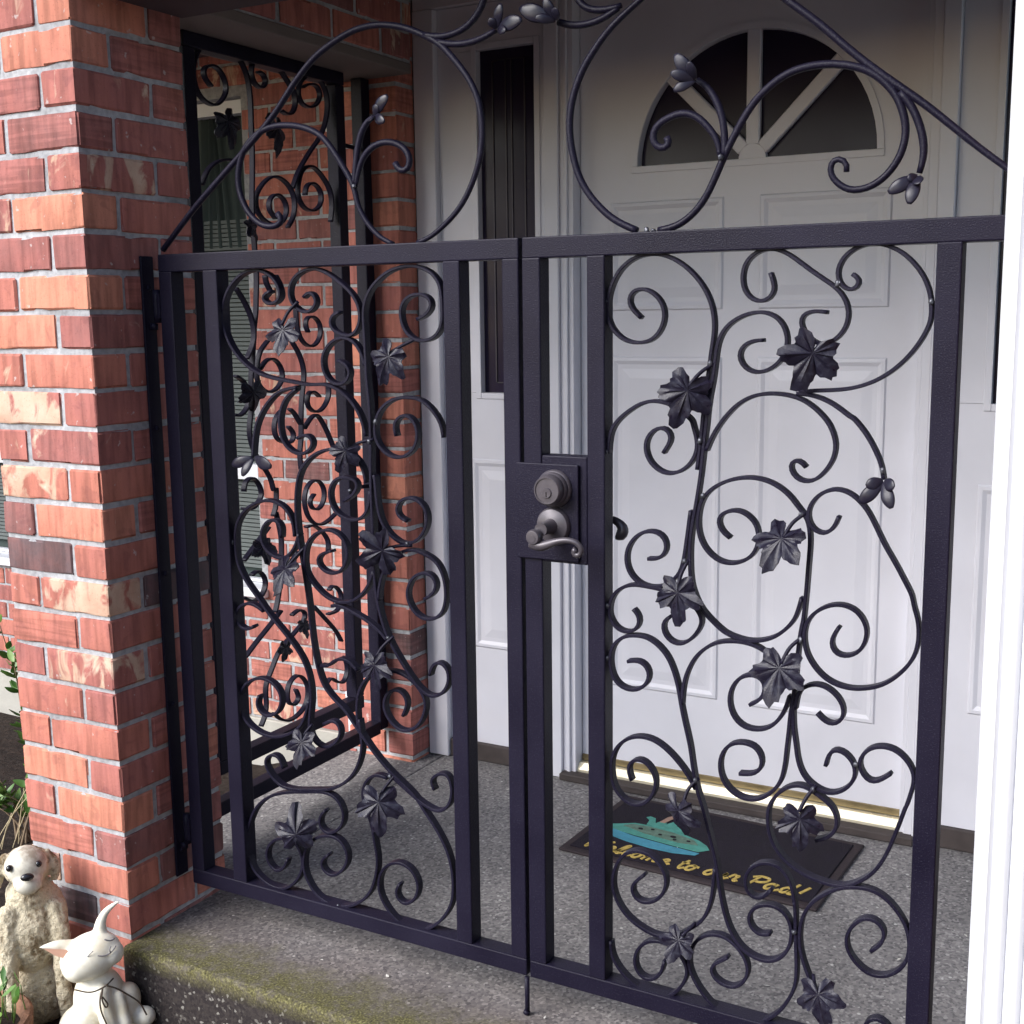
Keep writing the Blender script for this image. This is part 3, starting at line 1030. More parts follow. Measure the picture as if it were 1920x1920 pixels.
# ------------------------------------------------------------------ gate, data traced in the plane of each panel (half millimetres)
SCROLLS_RIGHT=["2195,2691 2162,2720 2148,2754 2162,2780 2199,2790 2239,2774 2272,2737 2281,2696 2268,2651 2236,2617 2183,2606 2129,2618 2087,2656 2069,2702 2072,2755 2087,2808 2124,2863 2174,2895 2235,2904 2299,2891 2362,2852 2414,2796 2446,2734 2457,2676 2455,2624 2448,2577 2441,2521 2432,2447 2423,2372 2418,2312 2416,2293 2411,2248 2403,2179",
"2626,2615 2589,2613 2559,2599 2543,2566 2552,2537 2579,2515 2617,2510 2661,2527 2694,2563 2706,2610 2695,2656 2669,2688 2632,2704 2594,2705 2550,2693 2508,2668 2480,2632 2467,2588 2462,2540 2455,2484 2444,2425 2437,2372 2432,2312 2430,2305 2426,2264 2421,2210 2414,2149 2405,2087 2393,2017 2384,1959 2380,1900 2381,1841 2386,1783 2401,1737 2427,1692 2468,1653 2513,1619 2549,1609 2588,1602 2631,1606 2677,1622 2718,1654 2751,1696 2765,1739 2772,1770",
"2523,1952 2492,1974 2479,2004 2487,2028 2518,2045 2549,2049 2584,2034 2612,2006 2622,1965 2617,1927 2598,1895 2564,1873 2525,1864 2485,1870 2449,1894 2420,1934 2408,1980 2411,2038 2427,2085 2462,2121 2512,2147 2566,2160 2620,2160 2673,2144 2723,2110 2757,2068 2780,2044 2792,2008 2796,1963 2794,1915 2791,1859 2788,1802 2784,1745 2779,1688 2778,1687 2771,1645 2765,1586 2761,1532 2758,1470 2752,1423 2744,1363 2740,1304 2734,1244 2729,1183 2715,1121 2688,1080 2665,1058 2618,1037 2574,1039 2534,1060 2504,1104 2498,1152 2509,1194 2539,1228 2579,1238 2619,1233 2645,1205 2651,1174 2640,1144 2613,1129 2569,1124",
"2434,2245 2448,2280 2471,2322 2498,2359 2543,2405 2592,2432 2645,2442 2689,2441 2741,2431 2778,2414 2814,2386 2848,2348 2855,2334 2871,2285 2868,2252 2855,2219 2831,2186 2802,2162 2773,2157 2744,2167 2724,2195 2726,2221 2749,2231 2768,2223 2776,2205",
"2740,2444 2777,2441 2820,2431 2871,2405 2921,2368 2918,2375 2950,2341 2979,2300 3005,2251 3018,2217 3025,2178",
"2907,2819 2925,2812 2932,2791 2923,2775 2899,2768 2874,2783 2861,2810 2865,2848 2888,2881 2925,2904 2969,2911 3013,2902 3057,2879 3095,2844 3126,2800 3143,2757 3149,2713 3148,2673 3127,2623 3089,2568 3044,2524 2987,2488 2925,2466 2862,2457 2798,2454 2748,2449",
"2644,2830 2655,2801 2660,2777 2646,2749 2616,2737 2586,2746 2559,2775 2551,2815 2558,2857 2583,2888 2620,2905 2657,2905 2694,2892 2738,2862 2781,2830 2824,2801 2860,2776 2882,2751 2897,2720 2899,2686 2892,2655 2872,2627 2844,2606 2809,2601 2783,2616 2757,2645 2746,2670 2752,2694 2777,2706 2806,2706 2832,2702",
"2073,2222 2076,2266 2087,2309 2112,2341 2150,2372 2196,2399 2237,2409 2278,2406 2319,2392 2359,2366 2388,2341 2384,2338 2400,2293 2403,2251 2389,2213 2361,2181 2321,2162 2292,2160 2255,2176 2226,2205 2213,2247 2221,2283 2242,2310 2275,2321 2299,2308 2310,2282 2298,2259 2280,2231",
"2224,1855 2257,1856 2286,1876 2296,1905 2286,1935 2261,1953 2227,1955 2189,1940 2160,1910 2143,1872 2143,1832 2156,1797 2186,1768 2228,1754 2275,1760 2316,1784 2345,1818 2358,1863 2366,1918 2374,1977 2381,2036",
"2169,1668 2186,1654 2197,1624 2182,1596 2156,1580 2122,1583 2091,1606 2076,1642 2076,1647 2080,1688 2096,1718 2126,1742 2165,1757 2224,1755 2283,1749 2345,1735 2391,1712 2420,1676 2428,1656 2416,1619 2388,1584 2351,1561 2314,1567 2286,1596 2282,1628 2296,1649 2311,1657",
"2148,1473 2178,1481 2213,1473 2232,1447 2230,1418 2209,1386 2170,1368 2126,1375 2096,1400 2081,1444 2081,1494 2096,1533 2131,1562 2169,1572 2217,1572 2263,1549 2302,1509 2327,1455 2342,1405 2353,1345 2366,1286 2379,1235 2390,1187 2399,1127 2408,1079 2419,1031 2434,993 2458,906 2482,819 2496,753 2504,695 2516,633 2536,563 2559,517 2596,475 2645,455 2690,455 2729,477 2758,521 2768,578 2756,630 2725,661 2681,666 2642,650 2616,619 2612,586 2630,558 2657,546 2692,559",
"2165,1027 2151,1059 2158,1096 2188,1114 2227,1102 2254,1064 2260,1027 2245,982 2215,947 2171,934 2127,952 2096,989 2085,1039 2085,1094 2109,1149 2153,1186 2201,1200 2253,1194 2304,1165 2347,1126 2381,1086 2411,1038",
"2355,1341 2357,1378 2363,1424 2377,1470 2405,1522 2441,1558 2485,1584 2529,1593 2580,1595 2627,1585 2671,1559 2702,1532 2733,1505 2752,1485",
"2602,1377 2631,1394 2650,1416 2657,1448 2645,1478 2614,1486 2582,1479 2551,1453 2532,1411 2531,1367 2549,1322 2586,1295 2633,1293 2676,1309 2706,1342 2728,1384 2740,1429",
"2899,1686 2882,1657 2873,1630 2883,1601 2906,1589 2935,1591 2963,1607 2983,1640 2990,1674 2981,1710 2955,1744 2919,1759 2883,1759 2846,1745 2814,1721 2792,1689 2785,1658 2786,1620 2795,1583 2819,1543 2853,1510 2898,1489 2945,1483 2988,1489 3034,1504 3075,1532 3112,1571 3138,1614 3150,1663 3150,1707 3143,1753 3128,1784 3131,1800 3105,1851 3072,1910 3036,1968 3002,2034 2976,2079 2951,2106 2922,2129 2889,2140 2861,2138 2829,2124 2800,2093 2787,2059 2789,2030 2803,2005 2829,1990 2854,1994 2875,2017 2887,2051",
"2760,1385 2770,1445 2787,1466 2816,1480 2854,1479 2891,1458 2918,1424 2924,1390 2912,1365 2887,1350 2861,1357 2834,1382",
"2752,1403 2756,1314 2765,1261 2774,1203 2795,1155 2833,1123 2879,1108 2923,1124 2955,1157 2967,1197 2956,1234 2934,1257 2904,1268 2882,1256 2872,1231 2867,1203",
"3080,1213 3055,1190 3027,1173 3002,1180 2983,1208 2976,1234 2988,1266 3013,1290 3048,1301 3087,1298 3123,1274 3149,1237 3154,1200 3145,1157 3130,1100 3133,1116 3112,1045 3091,977 3066,912 3032,857 2988,817 2940,791 2874,789 2807,803 2751,831 2711,867 2684,916 2674,972 2677,1026 2698,1065 2719,1090 2757,1115 2796,1120 2834,1103 2887,1070 2906,1039 2912,1001 2894,963 2866,944 2841,934",
"3037,580 3068,612 3081,651 3074,675 3049,696 3017,697 2985,671 2961,635 2954,593 2968,552 2998,519 3035,498 3080,501 3119,525 3146,558 3160,601 3160,653 3148,698 3119,743 3078,781 3029,800 2973,796 2924,781 2875,747 2834,707 2810,665 2798,617 2795,571 2801,518 2815,472 2838,418 2856,377",
"2693,724 2667,691 2637,675 2610,691 2598,725 2604,768 2634,802 2678,820 2721,811 2752,778 2768,732 2777,675 2781,591 2784,523 2787,455 2785,395 2762,329 2724,267 2667,218 2619,197 2560,192 2513,212 2457,254 2419,301 2395,353 2394,405 2408,447 2436,482 2477,504 2527,505 2569,482 2601,444 2615,401 2602,355 2567,322 2526,320 2488,339 2476,374 2492,397 2520,414 2538,430",
"2216,673 2191,649 2169,625 2165,599 2182,570 2221,564 2264,584 2293,624 2302,664 2292,704 2268,737 2230,757 2186,760 2147,744 2118,714 2098,671 2089,621 2093,578 2113,534 2153,490 2202,463 2255,447 2313,452 2365,479 2403,512 2437,542 2462,592 2475,642 2481,694 2485,756",
"2297,356 2288,310 2261,274 2232,263 2198,276 2180,311 2183,356 2207,396 2246,423 2294,428 2342,411 2371,380 2388,341 2381,306 2353,254 2315,220 2276,204 2223,209 2163,238 2118,275 2088,322 2080,379",
"3022,279 3029,321 3053,342 3081,345 3106,321"]
SCROLLS_LEFT=["580,2813 552,2806 533,2785 556,2766 605,2768 630,2796 616,2841 570,2882 488,2900 416,2876 359,2826 328,2767 318,2701 336,2635 368,2580 422,2526 498,2483 588,2462 670,2451 751,2440 838,2443 909,2419 972,2368 1008,2311 1028,2243",
"748,2786 779,2809 804,2790 813,2764 792,2739 758,2726 712,2742 680,2782 680,2829 719,2875 793,2897 858,2882 921,2845 983,2797 1013,2751 1021,2705 1006,2659 970,2633 925,2640 884,2660 872,2688 886,2714 922,2726",
"1036,2520 1024,2556 1000,2597 963,2623 918,2627 865,2602 829,2550 831,2502 852,2466 890,2443 936,2451 960,2483 958,2509 933,2530 904,2537",
"1282,2695 1325,2712 1349,2746 1333,2778 1291,2789 1243,2780 1211,2743 1210,2698 1227,2653 1268,2620 1322,2615 1370,2637 1392,2676 1396,2730 1387,2819 1353,2864 1288,2891 1228,2893 1155,2874 1091,2830 1055,2786 1037,2725 1038,2664 1041,2572 1043,2468 1052,2365 1053,2286 1052,2208 1048,2102 1047,1995 1050,1883 1050,1802 1051,1666 1061,1585 1081,1505 1111,1432 1184,1325 1246,1254 1301,1223 1352,1238 1384,1281 1391,1325 1367,1363 1337,1367 1311,1342 1301,1308",
"1061,2092 1066,2071 1070,2007 1078,1949 1095,1902 1132,1857 1194,1827 1257,1845 1295,1890 1306,1943 1286,1989 1243,2010 1194,2004 1164,1971 1172,1934 1213,1918",
"1174,2249 1163,2295 1185,2321 1223,2333 1259,2308 1273,2263 1262,2216 1224,2178 1174,2165 1124,2179 1081,2224 1074,2282 1099,2345 1156,2388 1225,2400 1292,2391 1345,2351 1379,2302 1389,2251",
"696,2431 599,2408 525,2346 475,2268 455,2184 449,2133",
"691,2424 634,2383 603,2325 596,2266 611,2208 646,2173 691,2157 742,2173 766,2207 750,2235 718,2238 685,2222",
"1021,2058 1013,2105 976,2157 905,2186 819,2179 750,2147 696,2089 676,2028 667,1961 666,1916 671,1827 687,1717 703,1605 713,1521 719,1437 729,1352 746,1268 773,1197 826,1141 879,1103 918,1057 963,1007 1021,942 1085,884 1149,838 1213,793 1262,734 1318,665 1360,595 1381,531 1389,458 1380,371 1340,298 1274,235 1202,209 1129,218 1064,267 1026,330 1024,389 1043,434 1084,473 1138,487 1190,466 1218,420 1217,379 1192,333 1145,310 1113,332 1111,367 1128,394",
"910,1979 957,2006 981,2039 976,2066 947,2072 907,2076 867,2060 842,2021 843,1977 868,1933 920,1906 966,1904 1013,1929 1034,1973 1042,2027",
"1046,1704 1021,1647 987,1605 932,1569 872,1558 805,1576 745,1621 706,1673 702,1735 719,1792 769,1838 824,1856 877,1843 916,1802 920,1748 891,1696 850,1675 803,1682 767,1712 771,1741 799,1757 844,1770",
"830,1539 864,1546 950,1519 1015,1492 1073,1455 1104,1425",
"1165,1120 1179,1147 1189,1182 1174,1213 1136,1227 1097,1208 1075,1160 1087,1111 1131,1067 1182,1058 1235,1089 1268,1144 1276,1195 1252,1241 1208,1279 1152,1299 1100,1300 1041,1287 979,1237 946,1170 939,1094 944,1032",
"1284,1614 1325,1639 1342,1678 1327,1708 1291,1720 1247,1706 1214,1666 1203,1622 1224,1570 1267,1537 1323,1537 1366,1569 1383,1629 1376,1708 1347,1763 1287,1795 1218,1805 1155,1778 1108,1731 1077,1663 1063,1586",
"654,1815 647,1876 615,1927 560,1954 503,1956 437,1935 376,1891 341,1832 332,1756 340,1675 380,1603 442,1534 504,1465 572,1403 640,1335 680,1277 703,1205 708,1136 697,1058 692,1022 693,975 719,938 768,924 825,953 855,1004 839,1042 801,1046 766,1025",
"580,1805 587,1848 569,1872 541,1878 507,1865 481,1829 474,1794 491,1753 528,1726 575,1714 618,1732 656,1776 676,1828",
"661,1748 632,1718 601,1675",
"413,1408 375,1386 331,1398 314,1438 328,1475 374,1503 418,1502 468,1478",
"420,1099 404,1058 426,1023 467,1013 515,1037 541,1083 536,1132 502,1165 446,1180 387,1166 337,1130 313,1079 314,1019 343,968 395,937 457,924 525,930 583,954 641,997 675,1060 692,1117",
"760,1278 799,1279 829,1307 873,1321 916,1310 948,1278",
"949,1073 957,1006 957,943 923,850 866,787 795,745 688,721 579,704 513,712 457,757 437,808 469,841 513,839 536,789",
"536,376 523,340 476,305 439,322 419,361 429,407 469,449 530,469 581,463 615,415 617,348 587,292 532,241 472,225 397,243 339,287 315,345 312,426 333,506 375,582 443,641 541,681 651,704 759,721 814,707 850,655 844,600 807,557 757,540 723,564 725,607 755,641",
"767,447 730,415 725,389 742,363 784,354 828,381 865,438 860,490 827,525 778,533 713,514 661,473 634,413 630,350 652,294 701,243 771,220 842,227 920,264 978,325 1008,397 1021,477 1010,551 999,619 978,679 956,734 961,781 990,827 1031,850 1084,844",
"1310,833 1292,869 1324,903 1368,911 1389,876 1388,814 1368,771 1326,746 1270,758 1219,783 1155,822 1085,867"]
CREST_LEFT=["-2,2997 189,3161 327,3265 438,3347 532,3417 632,3500 737,3606 838,3689 935,3736 1029,3766 1120,3773 1162,3769 1250,3749 1336,3712 1403,3674 1469,3607 1524,3538 1561,3461 1573,3373 1566,3281 1533,3190 1480,3104 1416,3045 1339,2995 1285,2978",
"624,3118 650,3091 621,3069 580,3068 533,3081 474,3131 433,3217 433,3290 467,3371 533,3427 616,3451 696,3450 780,3433 856,3397 911,3338 958,3271 1000,3204 1021,3123 1063,3056 1122,3002 1177,2977",
"1195,3274 1200,3252 1238,3238 1260,3261 1259,3296 1225,3332 1165,3352 1103,3343 1057,3311 1026,3255 1010,3197",
"1006,3206 1015,3278 1029,3353 1049,3401 1076,3436 1107,3447",
"1336,3712 1404,3699 1460,3702 1517,3720 1561,3755 1589,3801 1596,3867 1565,3946",
"1392,3682 1460,3667 1526,3665 1581,3674 1636,3695"]
CREST_RIGHT=["2176,2983 2092,3023 2016,3089 1961,3168 1931,3264 1922,3344 1932,3427 1967,3516 2018,3588 2077,3650 2140,3697 2183,3725 2239,3764 2304,3792",
"2253,2980 2311,2991 2367,3023 2413,3072 2449,3138 2475,3195 2506,3255 2536,3307 2579,3368 2630,3412 2685,3443 2748,3457 2810,3458 2872,3448 2933,3426 2986,3386 3023,3340 3044,3287 3052,3240 3044,3186 3022,3141 2988,3104 2944,3079 2900,3073 2858,3092 2828,3126 2827,3158 2847,3177 2872,3171 2886,3150 2877,3131",
"2280,3281 2294,3256 2275,3243 2242,3254 2228,3285 2242,3318 2284,3342 2335,3354 2382,3340 2423,3303 2456,3259 2466,3204",
"2482,3207 2480,3278 2468,3341 2445,3393 2408,3440 2385,3453",
"2438,3862 2550,3766 2672,3667 2787,3574 2870,3498 2953,3428 3034,3366 3114,3304 3192,3237 3270,3170 3343,3112 3377,3083",
"3030,3354 3059,3321 3086,3268 3104,3209 3106,3155 3096,3113",
"1882,3692 1928,3676 1988,3672 2047,3683 2106,3710",
"1949,3768 1973,3733 2018,3714 2077,3710 2116,3717"]
SCROLLS_PANEL=["828,3819 784,3854 779,3889 828,3917 882,3910 926,3865 934,3814 903,3767 853,3734 784,3740 733,3774 709,3832 714,3904 747,3965 804,4010 890,4030 969,4018 1039,3983 1084,3926 1105,3860 1111,3769 1109,3661 1108,3552 1099,3414 1087,3248 1096,2907 1086,2806 1079,2738 1064,2670 1037,2500 1019,2399 1015,2261 987,2125 1019,2018 1077,1942 1136,1864 1163,1788 1178,1815 1169,1708 1144,1661",
"1178,3941 1212,3941 1239,3902 1198,3863 1140,3887 1128,3949 1165,4009 1244,4027 1321,4002 1414,3928 1457,3889 1472,3835 1441,3774 1385,3762 1350,3774",
"1534,3918 1592,3943 1659,3942 1685,3899 1653,3848 1584,3822 1519,3836 1494,3883 1516,3938 1575,3981 1662,3988 1727,3940 1747,3855 1715,3746 1662,3669 1590,3603 1508,3519 1457,3457 1416,3385",
"1517,3358 1530,3405 1588,3428 1654,3386 1650,3320 1589,3281 1513,3287 1459,3342 1464,3417 1506,3490 1584,3515 1679,3465 1739,3398 1752,3321 1734,3230",
"1268,3220 1218,3268 1231,3319 1286,3346 1347,3316 1362,3266 1331,3213 1257,3186 1170,3209 1122,3256 1117,3311 1155,3369 1238,3426 1309,3433 1389,3394 1430,3328 1416,3241 1365,3180",
"723,3345 767,3417 841,3466 922,3484 978,3482",
"1500,2628 1479,2664 1493,2704 1552,2711 1597,2681 1612,2633 1591,2583 1542,2551 1484,2556 1434,2594 1409,2648 1402,2719 1404,2790",
"935,2858 982,2805 1028,2738 1054,2670 1054,2602 1024,2542 991,2502",
"1160,2926 1172,2875 1207,2841 1168,2820 1151,2799 1182,2779 1241,2782 1297,2814 1285,2876 1245,2927",
"1090,2443 1146,2489 1200,2494 1252,2457 1272,2400 1233,2345 1167,2321 1104,2339 1065,2389 1071,2465 1096,2533 1163,2589",
"1360,2581 1423,2501 1452,2413 1433,2305 1419,2233 1410,2124 1406,2052 1389,1973 1395,1884",
"1576,2271 1523,2304 1483,2297 1465,2254 1478,2219 1524,2191 1579,2192 1638,2233 1666,2291 1660,2331",
"1432,2105 1482,2150 1538,2175 1614,2100 1666,2014 1704,1950",
"1432,2105 1389,2153 1347,2204 1318,2221",
"1297,2127 1339,2089 1329,2047 1261,2043 1197,2073 1179,2127 1197,2183 1243,2217",
"1495,1732 1453,1698 1474,1655 1538,1645 1581,1690 1585,1750 1539,1802 1484,1808 1427,1771 1407,1709 1426,1632 1477,1574 1548,1552 1631,1570 1683,1594",
"919,1823 929,1868 985,1889 1038,1845 1056,1791 1025,1753 981,1726 906,1737",
"901,2418 952,2393 989,2336 992,2281 962,2238 913,2214 873,2222",
"893,1463 973,1519 1040,1565 1100,1608",
"871,953 959,1009 1079,1078 1172,1136",
"1259,1092 1322,1108 1375,1081 1365,1043 1268,984 1174,941 1126,903 1078,841 1046,800 1026,775 1014,716 1018,656 998,588 964,546",
"1266,666 1292,610 1253,583 1205,602 1192,654 1212,714 1279,744 1336,712 1373,642 1351,559 1265,513 1182,511 1120,541 1075,586",
"950,1376 1000,1390 1047,1353 1058,1302 1026,1255 975,1232 933,1241 880,1271",
"1599,1162 1625,1183 1682,1156 1713,1102 1675,1031 1582,1025",
"1413,1559 1476,1559 1554,1511 1607,1446 1604,1389",
"1163,1680 1198,1529 1165,1266 1146,1196 1120,1138",
"1456,1099 1556,1004 1651,909 1698,839",
"1527,610 1583,646 1643,606 1706,589 1747,653 1724,739"]
LEAVES_RIGHT=["2384,2450 2336,2326",
"2801,2576 2754,2460",
"2718,1968 2684,1835",
"2359,1757 2366,1633",
"2719,1535 2697,1394",
"2371,972 2365,861",
"2798,1020 2796,915",
"2371,477 2343,380",
"2880,407 2913,295"]
LEAVES_LEFT=["680,2657 678,2543",
"1186,2554 1133,2442",
"965,2189 922,2103",
"1129,1808 1018,1743",
"641,1679 628,1554",
"1076,1333 1088,1219",
"688,947 682,829",
"634,529 616,663",
"1071,755 1073,617"]
STEMS_RIGHT=["2459,2538 2420,2509 2389,2464",
"2772,2611 2790,2593",
"2779,2055 2743,2023 2722,1977",
"2376,1866 2358,1817 2355,1766",
"2782,1639 2745,1604 2724,1552",
"2423,1082 2392,1044 2380,984",
"2839,1130 2814,1094 2796,1047",
"2417,534 2384,498",
"2846,446 2868,412"]
STEMS_LEFT=["720,2771 688,2730 672,2677",
"1271,2621 1222,2594 1185,2569",
"1067,2234 1002,2216 963,2193",
"1234,1823 1178,1821 1127,1806",
"702,1772 666,1729 635,1682",
"1133,1446 1093,1403 1068,1345",
"706,1016 683,978 678,948",
"665,470 652,497 624,522",
"1119,862 1084,810 1066,761"]
LEAVES_PANEL=["875,3654 922,3528",
"1244,3672 1252,3529",
"1009,3168 1064,3085",
"1002,1519 1008,1409",
"1138,942 1118,863",
"1304,1028 1307,946",
"974,2334 1001,2218"]
BUDS_RIGHT=["3033,2181 2984,2163 3073,2164 2967,2108 3067,2099",
"1897,3686 1769,3738 1836,3697 1864,3758 1914,3718",
"2397,3444 2335,3526 2387,3496 2331,3415 2326,3469",
"3102,3101 3077,3091 3110,3073 3021,3055 3086,3017"]
BUDS_LEFT=["485,2139 559,2126 607,2111 386,2106 449,2065",
"1137,3442 1173,3473 1144,3419 1218,3504 1209,3410",
"1668,3686 1650,3719 1721,3667 1696,3762 1784,3697"]
WELDS_LEFT=[(0.155,.0095,1.355,0.0055),(0.524,.0095,1.112,0.0055),(0.541,.0095,1.151,0.0055),(0.550,.0095,0.428,0.0055),(0.405,.0095,0.111,0.0055),(0.607,.0095,0.915,0.0055),(0.556,.0095,0.720,0.0055),(0.159,.0095,0.883,0.0055),(0.579,.0095,0.108,0.0055),(0.508,.0095,1.599,0.0055),(0.474,.0095,1.012,0.0055)]
WELDS_RIGHT=[(1.032,.0095,1.375,0.0055),(1.224,.0095,1.269,0.0055),(1.575,.0095,1.365,0.0055),(1.432,.0095,1.395,0.0055),(1.033,.0095,1.113,0.0055),(1.207,.0095,1.139,0.0055),(1.214,.0095,1.046,0.0055),(1.182,.0095,0.930,0.0055),(1.035,.0095,0.835,0.0055),(1.383,.0095,1.026,0.0055),(1.035,.0095,0.738,0.0055),(1.387,.0095,0.814,0.0055),(1.415,.0095,0.558,0.0055),(1.206,.0095,0.537,0.0055),(1.109,.0095,1.491,0.0055),(1.121,.0095,1.490,0.0055),(1.484,.0095,0.615,0.0055),(1.389,.0095,0.295,0.0055),(1.237,.0095,1.601,0.0055),(1.511,.0095,1.104,0.0055)]

def dec(s):
    return [tuple(int(v)/2000 for v in t.split(',')) for t in s.split()]
def gate3(u, v, d):
    return Vector((u, .019+d, v))
def panel3(u, v, d):
    return Vector((-.200-d, u, v))

def leaf_mesh(variant):
    """forged grape leaf: junction at the origin, tip one unit towards -Y, relief towards +Z"""
    rnd = random.Random(variant+40)
    keys = [(-90, 1.0, 1), (-76, .84, 0), (-66, .64, 0), (-57, .50, -1), (-45, .62, 0), (-34, .74, 0), (-23, .80, 1), (-9, .68, 0), (6, .47, -1), (20, .52, 0), (40, .62, 1), (58, .56, 0), (76, .34, 0), (90, .12, -1)]
    pts = []
    for a, r, k in keys:
        pts.append((a, r, k))
    full = pts + [(180-a, r, k) for a, r, k in pts[-2:0:-1]]
    out = []
    m = len(full)
    for i in range(m):
        a, r, k = full[i]
        a2, r2, k2 = full[(i+1) % m]
        if a2 < a-180:
            a2 += 360
        out.append((a, r*rnd.uniform(.94, 1.06), k))
        out.append(((a+a2)/2+rnd.uniform(-2, 2), (r+r2)/2*rnd.choice((.93, 1.06)), 0))
    n = len(out)
    fr = (.0, .3, .55, .8, 1.0)
    bend = rnd.uniform(.12, .40)
    V, F = [], []
    for side in (1, -1):
        for f in fr[1:]:
            for a, r, k in out:
                th = R(a)
                rr = r*f
                z = .10-.30*rr*rr*bend*3
                z += (.045 if k > 0 else (-.045 if k < 0 else -.01))*math.sin(math.pi*min(1, f*.9))
                z += .10*f*f*math.sin(a*.13+variant*2)*.6
                V.append((rr*math.cos(th), rr*math.sin(th), z-(0 if side > 0 else .03)))
        V.append((0, 0, .09-(0 if side > 0 else .03)))
    per = n*4+1
    for s in (0, 1):
        b = s*per
        for i in range(n):
            j = (i+1) % n
            tri = (b+per-1, b+i, b+j)
            F.append(tri if s == 0 else tri[::-1])
            for q in range(3):
                f4 = (b+q*n+i, b+(q+1)*n+i, b+(q+1)*n+j, b+q*n+j)
                F.append(f4 if s == 0 else f4[::-1])
    for i in range(n):
        j = (i+1) % n
        F.append((3*n+i, per+3*n+i, per+3*n+j, 3*n+j))
    me = bpy.data.meshes.new('vine_leaf')
    me.from_pydata(V, [], F)
    me.materials.append(LEAF_HIGHLIT)
    bm = bmesh.new()
    bm.from_mesh(me)
    bmesh.ops.recalc_face_normals(bm, faces=bm.faces)
    bm.to_mesh(me)
    bm.free()
    me.shade_smooth()
    me.set_sharp_from_angle(angle=R(38))
    return me
LEAFM = [leaf_mesh(i) for i in range(9)]

BIG = 3            # the large pale leaf high on the right leaf of the gate
def put_leaf(parent, rec, i, side):
    (jx, jz), (tx, tz) = dec(rec)
    d = Vector((tx-jx, tz-jz))
    L = d.length
    ang = math.atan2(d.y, d.x)+math.pi/2
    o = link('vine_leaf', LEAFM[i % 9], IRON, parent)
    rr = random.Random(i*7+3)
    tilt = Euler((rr.uniform(-.55, .15), rr.uniform(-.45, .45), 0)).to_matrix().to_4x4()
    spin = Matrix.Rotation(ang, 4, 'Z')
    if side == 'gate':       # local x -> X, y -> Z, z -> -Y (towards the street)
        base = Matrix(((1, 0, 0, jx), (0, 0, -1, -.010), (0, 1, 0, jz), (0, 0, 0, 1)))
    else:                    # local x -> Y, y -> Z, z -> +X
        base = Matrix(((0, 0, 1, -.178), (1, 0, 0, jx), (0, 1, 0, jz), (0, 0, 0, 1)))
    o.matrix_world = base @ spin @ tilt @ Matrix.Scale(L*rr.uniform(.92, 1.02)*(1.18 if i == BIG and side == 'gate' else 1), 4)
    return o

def petal(bm, a, b, wdt, thick, nrm):
    d = b-a
    L = d.length
    x = d.normalized()
    y = nrm.cross(x).normalized()
    z = x.cross(y)
    n, m = 10, 10
    rows = []
    for i in range(n+1):
        f = i/n
        wd = wdt*(math.sin(math.pi*min(1, f**1.15*.93+.04)))**.75+.0016
        th = thick*(math.sin(math.pi*min(1, f*.9+.06)))+.001
        lift = .09*L*math.sin(math.pi*f)
        c = a+d*f-z*0+nrm*lift
        rows.append([bm.verts.new(c+y*(wd*math.cos(2*math.pi*k/m))+nrm*(th*math.sin(2*math.pi*k/m))) for k in range(m)])
    for r1, r2 in zip(rows, rows[1:]):
        for k in range(m):
            bm.faces.new((r1[k], r1[(k+1) % m], r2[(k+1) % m], r2[k]))
    bm.faces.new(rows[0][::-1]); bm.faces.new(rows[-1])

def put_bud(parent, rec):
    P = dec(rec)
    a = Vector((P[0][0], -.004, P[0][1]))
    bm = bmesh.new()
    nrm = Vector((0, -1, 0))
    for i, (x, z) in enumerate(P[1:]):
        b = Vector((x, -.016-.006*(i % 2), z))
        L = (b-a).length
        petal(bm, a+(b-a)*.05, b, L*(.19 if L > .03 else .30), .0016, nrm)
    bmesh.ops.recalc_face_normals(bm, faces=bm.faces)
    link('flower_bud', bm_mesh(bm, smooth=True), LEAF_HIGHLIT, parent)

rj = random.Random(2)
def scrolls(parent, data, to3d, t=.0062, d=.0175):
    for s in data:
        link('scroll', flat_bar(dec(s), t, d+rj.uniform(-.0006, .0006), rj.uniform(-.0011, .0011), to3d), IRON, parent)
def crest(parent, data, radius=.0062):
    for s in data:
        P = [Vector((x, .019+rj.uniform(-.0004, .0004), z)) for x, z in dec(s)]
        link('crest_scroll', tube_mesh(P, radius, 10, .009, radii=[radius]*5+[radius*.9, radius*.75]), IRON, parent)
def stems(parent, data):
    for s in data:
        P = dec(s)
        n = len(P)
        P3 = [Vector((x, .014-.026*i/(n-1), z)) for i, (x, z) in enumerate(P)]
        sub(link('leaf_stem', tube_mesh(P3, .0034, 7, .006), IRON), parent.pop(0))
WELD = plain('weld_bead', (.075, .078, .095), 0.35, 0.5, 0.4, 0.4, 200.0, 0.6, 300.0)
def weld(parent, pts):
    for (x, y, z, r) in pts:
        bm = bmesh.new()
        bmesh.ops.create_icosphere(bm, subdivisions=2, radius=1, matrix=Matrix.Translation((x, y, z)) @ Matrix.Diagonal((r*.8, r*.62, r*.9*rj.uniform(.7, 1.3), 1)))
        for v in bm.verts:
            v.co += Vector((rj.uniform(-1, 1), rj.uniform(-1, 1), rj.uniform(-1, 1)))*r*.18
        link('weld', bm_mesh(bm, smooth=True), WELD, parent)

